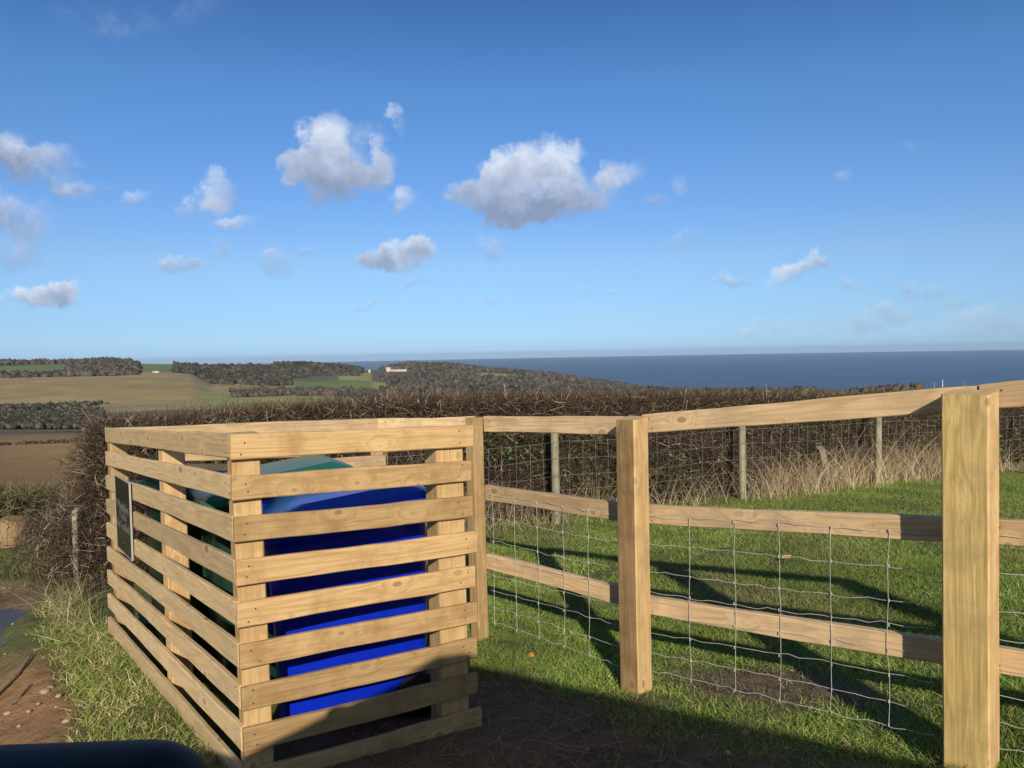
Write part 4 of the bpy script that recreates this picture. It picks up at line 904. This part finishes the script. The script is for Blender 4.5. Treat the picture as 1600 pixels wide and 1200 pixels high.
def simple_building(name, px, r, L, D_, Hh, label, wallm, rot=0, py=None):
    p = fp(px, r); p.z = P(px, py, p.y).z if py else p.z
    m = Matrix.Translation(p) @ Matrix.Rotation(-math.atan2(p.x, p.y)+rot, 4, 'Z'); root = empty(name, p, label, name.replace('_', ' '))
    link('wall', join_boxes([((0, D_/2, Hh/2-2), (L, D_, Hh+4))]), wallm, root, m)
    bm = bmesh.new(); vs = [bm.verts.new(v) for v in [(-L/2-.4, -.4, Hh), (L/2+.4, -.4, Hh), (L/2+.4, D_+.4, Hh), (-L/2-.4, D_+.4, Hh), (-L/2-.4, D_/2, Hh+D_*.3), (L/2+.4, D_/2, Hh+D_*.3)]]
    for f in ((0, 1, 5, 4), (2, 3, 4, 5), (1, 2, 5), (3, 0, 4), (3, 2, 1, 0)): bm.faces.new([vs[k] for k in f])
    link('roof', bmmesh('roof', bm), M_palroof if 'barn' in name else M_slate, root, m)
    for x_ in np.linspace(-L*.38, L*.38, max(2, int(L/6))): link('window', join_boxes([((x_, -.12, Hh*.5), (1.6, .2, 1.6))]), M_dark, root, m)
    return root
M_palroof = plain('pale_sheet_roof', (.42, .39, .35), .6, var=.15, vscale=.2); M_whitewall = plain('white_render', (.78, .76, .72), .8, var=.05); M_brick = plain('dark_brick', (.10, .085, .075), .9, var=.2, vscale=.3)
simple_building('farmhouse', 243, 1640, 12, 7, 4.5, 'small white farmhouse at the top of the khaki hillside', plain('farm_render', (.6, .57, .52), .8), .15, 583.5)
simple_building('barn', 455, 1900, 62, 16, 5, 'long low barn with pale roof below distant woods', M_brick, .1, 591.5)
simple_building('cottage', 577, 2150, 6, 6, 5, 'tiny pale cottage at a gap in the distant woods', M_stone, .1, 580)
simple_building('stone_house', 660, 2400, 22, 9, 8, 'dull stone house among trees right of the country house', plain('dull_stone', (.24, .2, .17), .9), .1, 585)
for px, hgt, rad, r, lb in ((1473, 6.0, .30, 640, 'tall white mast standing in the far green field'), (1460, 4.0, .2, 640, 'shorter grey pole left of the white mast in the far field'), (1507, 4.4, .15, 660, 'thin dark pole right of the white mast in the far field')):
    p = fp(px, r); me = tubes([[p+Vector((0, 0, -1)), p+Vector((0, 0, hgt*.5)), p+Vector((0, 0, hgt))]], [[rad, rad*.8, rad*.6]], 8)
    tag(link('pole', me, M_whitewall if rad > .29 and hgt > 5 else M_grey if False else plain('pole_grey', (.42, .42, .43), .7)), lb, 'pole')

# ------------------------------------------------------------------ sea air
hz = link('haze', join_boxes([((0, 0, -83), (47400, 47400, 214))]), bpy.data.materials.new('haze')); hz['kind'] = 'stuff'
hmat = hz.data.materials[0]; hmat.use_nodes = True; hn = hmat.node_tree; hn.nodes.clear()
ho = hn.nodes.new('ShaderNodeOutputMaterial'); hv = hn.nodes.new('ShaderNodeVolumePrincipled'); hv.inputs['Color'].default_value = (.62, .80, 1, 1); hv.inputs['Density'].default_value = .000034
hn.links.new(hv.outputs[0], ho.inputs['Volume'])

# ------------------------------------------------------------------ the photographer's car
cf = Vector((-.866, .5, 0)); cr = Vector((.5, .866, 0)); CGZ = gz(0, -.8)
CARZ = .12
cm = Matrix((cf, -cr, Vector((0, 0, 1)))).transposed().to_4x4(); cm.translation = Vector((0, 0, CARZ))-cf*.68    # local x forward, y left
car = empty('parked_car', (0, 0, CARZ), 'black car beside the verge, only the top of its door mirror in view', 'car')
M_paint = plain('black_car_paint', (.012, .012, .014), .25, spec=.5, coat=.6); M_glass = plain('tinted_glass', (.015, .02, .022), .05, spec=.6); M_rim = plain('alloy', (.5, .5, .5), .3, .9)
def prism(prof, y0, y1, bev=.04, seg=3):
    bm = bmesh.new(); a = [bm.verts.new((x_, y0, z_)) for x_, z_ in prof]; b = [bm.verts.new((x_, y1, z_)) for x_, z_ in prof]; n_ = len(prof)
    for j in range(n_): bm.faces.new((a[j], a[(j+1) % n_], b[(j+1) % n_], b[j]))
    bm.faces.new(a[::-1]); bm.faces.new(b); bmesh.ops.recalc_face_normals(bm, faces=bm.faces)
    bmesh.ops.bevel(bm, geom=bm.edges[:], offset=bev, segments=seg, affect='EDGES', profile=.6)
    return bm
SIDE = .10                                              # the car's right side lies this far behind the lens
body_prof = [(-2.75, .35), (-2.8, .75), (-2.7, 1.08), (-1.0, 1.12), (1.25, 1.17), (1.85, 1.07), (2.08, .85), (2.1, .4), (1.8, .25), (-2.4, .25)]
link('body', bmmesh('car_body', prism(body_prof, SIDE, SIDE+1.86, .05), True), M_paint, car, cm)
# glasshouse: frustum narrowing to the roof
def loft(rows, bev=.03):
    bm = bmesh.new(); rr_ = [[bm.verts.new(v) for v in r_] for r_ in rows]
    for a, b in zip(rr_[:-1], rr_[1:]):
        for j in range(len(a)): bm.faces.new((a[j], a[(j+1) % len(a)], b[(j+1) % len(a)], b[j]))
    bm.faces.new(rr_[0][::-1]); bm.faces.new(rr_[-1]); bmesh.ops.recalc_face_normals(bm, faces=bm.faces)
    if bev: bmesh.ops.bevel(bm, geom=bm.edges[:], offset=bev, segments=3, affect='EDGES', profile=.6)
    return bm
RZ = 1.93
link('window', bmmesh('glasshouse', loft([[(-2.7, SIDE+.04, 1.075), (1.5, SIDE+.04, 1.13), (1.5, SIDE+1.82, 1.13), (-2.7, SIDE+1.82, 1.075)], [(-2.35, SIDE+.24, RZ-.1), (.42, SIDE+.24, RZ-.1), (.42, SIDE+1.62, RZ-.1), (-2.35, SIDE+1.62, RZ-.1)]])), M_glass, car, cm)
link('roof', bmmesh('car_roof', loft([[(-2.42, SIDE+.2, RZ-.11), (.48, SIDE+.2, RZ-.11), (.48, SIDE+1.66, RZ-.11), (-2.42, SIDE+1.66, RZ-.11)], [(-2.2, SIDE+.3, RZ-.01), (.25, SIDE+.3, RZ), (.25, SIDE+1.56, RZ), (-2.2, SIDE+1.56, RZ-.01)]], .03), True), M_paint, car, cm)
for sx_ in (-1.9, 1.25):
    for yy_ in (SIDE+.08, SIDE+1.78):
        bm = bmesh.new(); bmesh.ops.create_cone(bm, cap_ends=True, segments=32, radius1=.34, radius2=.34, depth=.22, matrix=Matrix.Translation((sx_, yy_, .34)) @ Matrix.Rotation(R(90), 4, 'X'))
        bmesh.ops.bevel(bm, geom=[e_ for e_ in bm.edges if e_.calc_face_angle(0) > 1], offset=.04, segments=3, affect='EDGES')
        wh = link('wheel', bmmesh('tyre', bm, True), M_rub, car, cm)
        bm = bmesh.new(); bmesh.ops.create_cone(bm, cap_ends=True, segments=24, radius1=.21, radius2=.21, depth=.235, matrix=Matrix.Translation((sx_, yy_, .34)) @ Matrix.Rotation(R(90), 4, 'X')); link('rim', bmmesh('rim', bm), M_rim, wh, cm)
# door mirror, half folded so that its housing lies across the view
mt_ = P(195, 1158, .44); mx = P(334, 1200, .44).x
Lm = .30; bm = bmesh.new(); bmesh.ops.create_cube(bm, size=1); bmesh.ops.scale(bm, vec=(Lm, .11, .17), verts=bm.verts)
bmesh.ops.bevel(bm, geom=bm.edges[:], offset=.045, segments=6, affect='EDGES', profile=.5)
link('mirror', bmmesh('mirror', bm, True), plain('black_mirror_shell', (.005, .005, .006), .55, spec=.12), car, Matrix.Translation((mx-Lm/2-.003, .44, mt_.z-.0965)) @ Matrix.Rotation(R(-1.1), 4, 'Y'))
link('mirror_arm', tubes([[(mx-.2, .44, mt_.z-.15), (mx-.26, .36, mt_.z-.22), (mx-.30, .18, mt_.z-.26)]], .03, 8), M_paint, car)

# ------------------------------------------------------------------ output
scene.view_settings.view_transform = 'Standard'; scene.view_settings.look = 'None'; scene.view_settings.exposure = 0; scene.view_settings.gamma = 1; scene.view_settings.use_curve_mapping = False
scene.render.engine = 'CYCLES'; scene.cycles.max_bounces = 6; scene.cycles.diffuse_bounces = 3; scene.cycles.glossy_bounces = 3; scene.cycles.transparent_max_bounces = 4; scene.cycles.sample_clamp_indirect = 6
scene.cycles.use_denoising = True
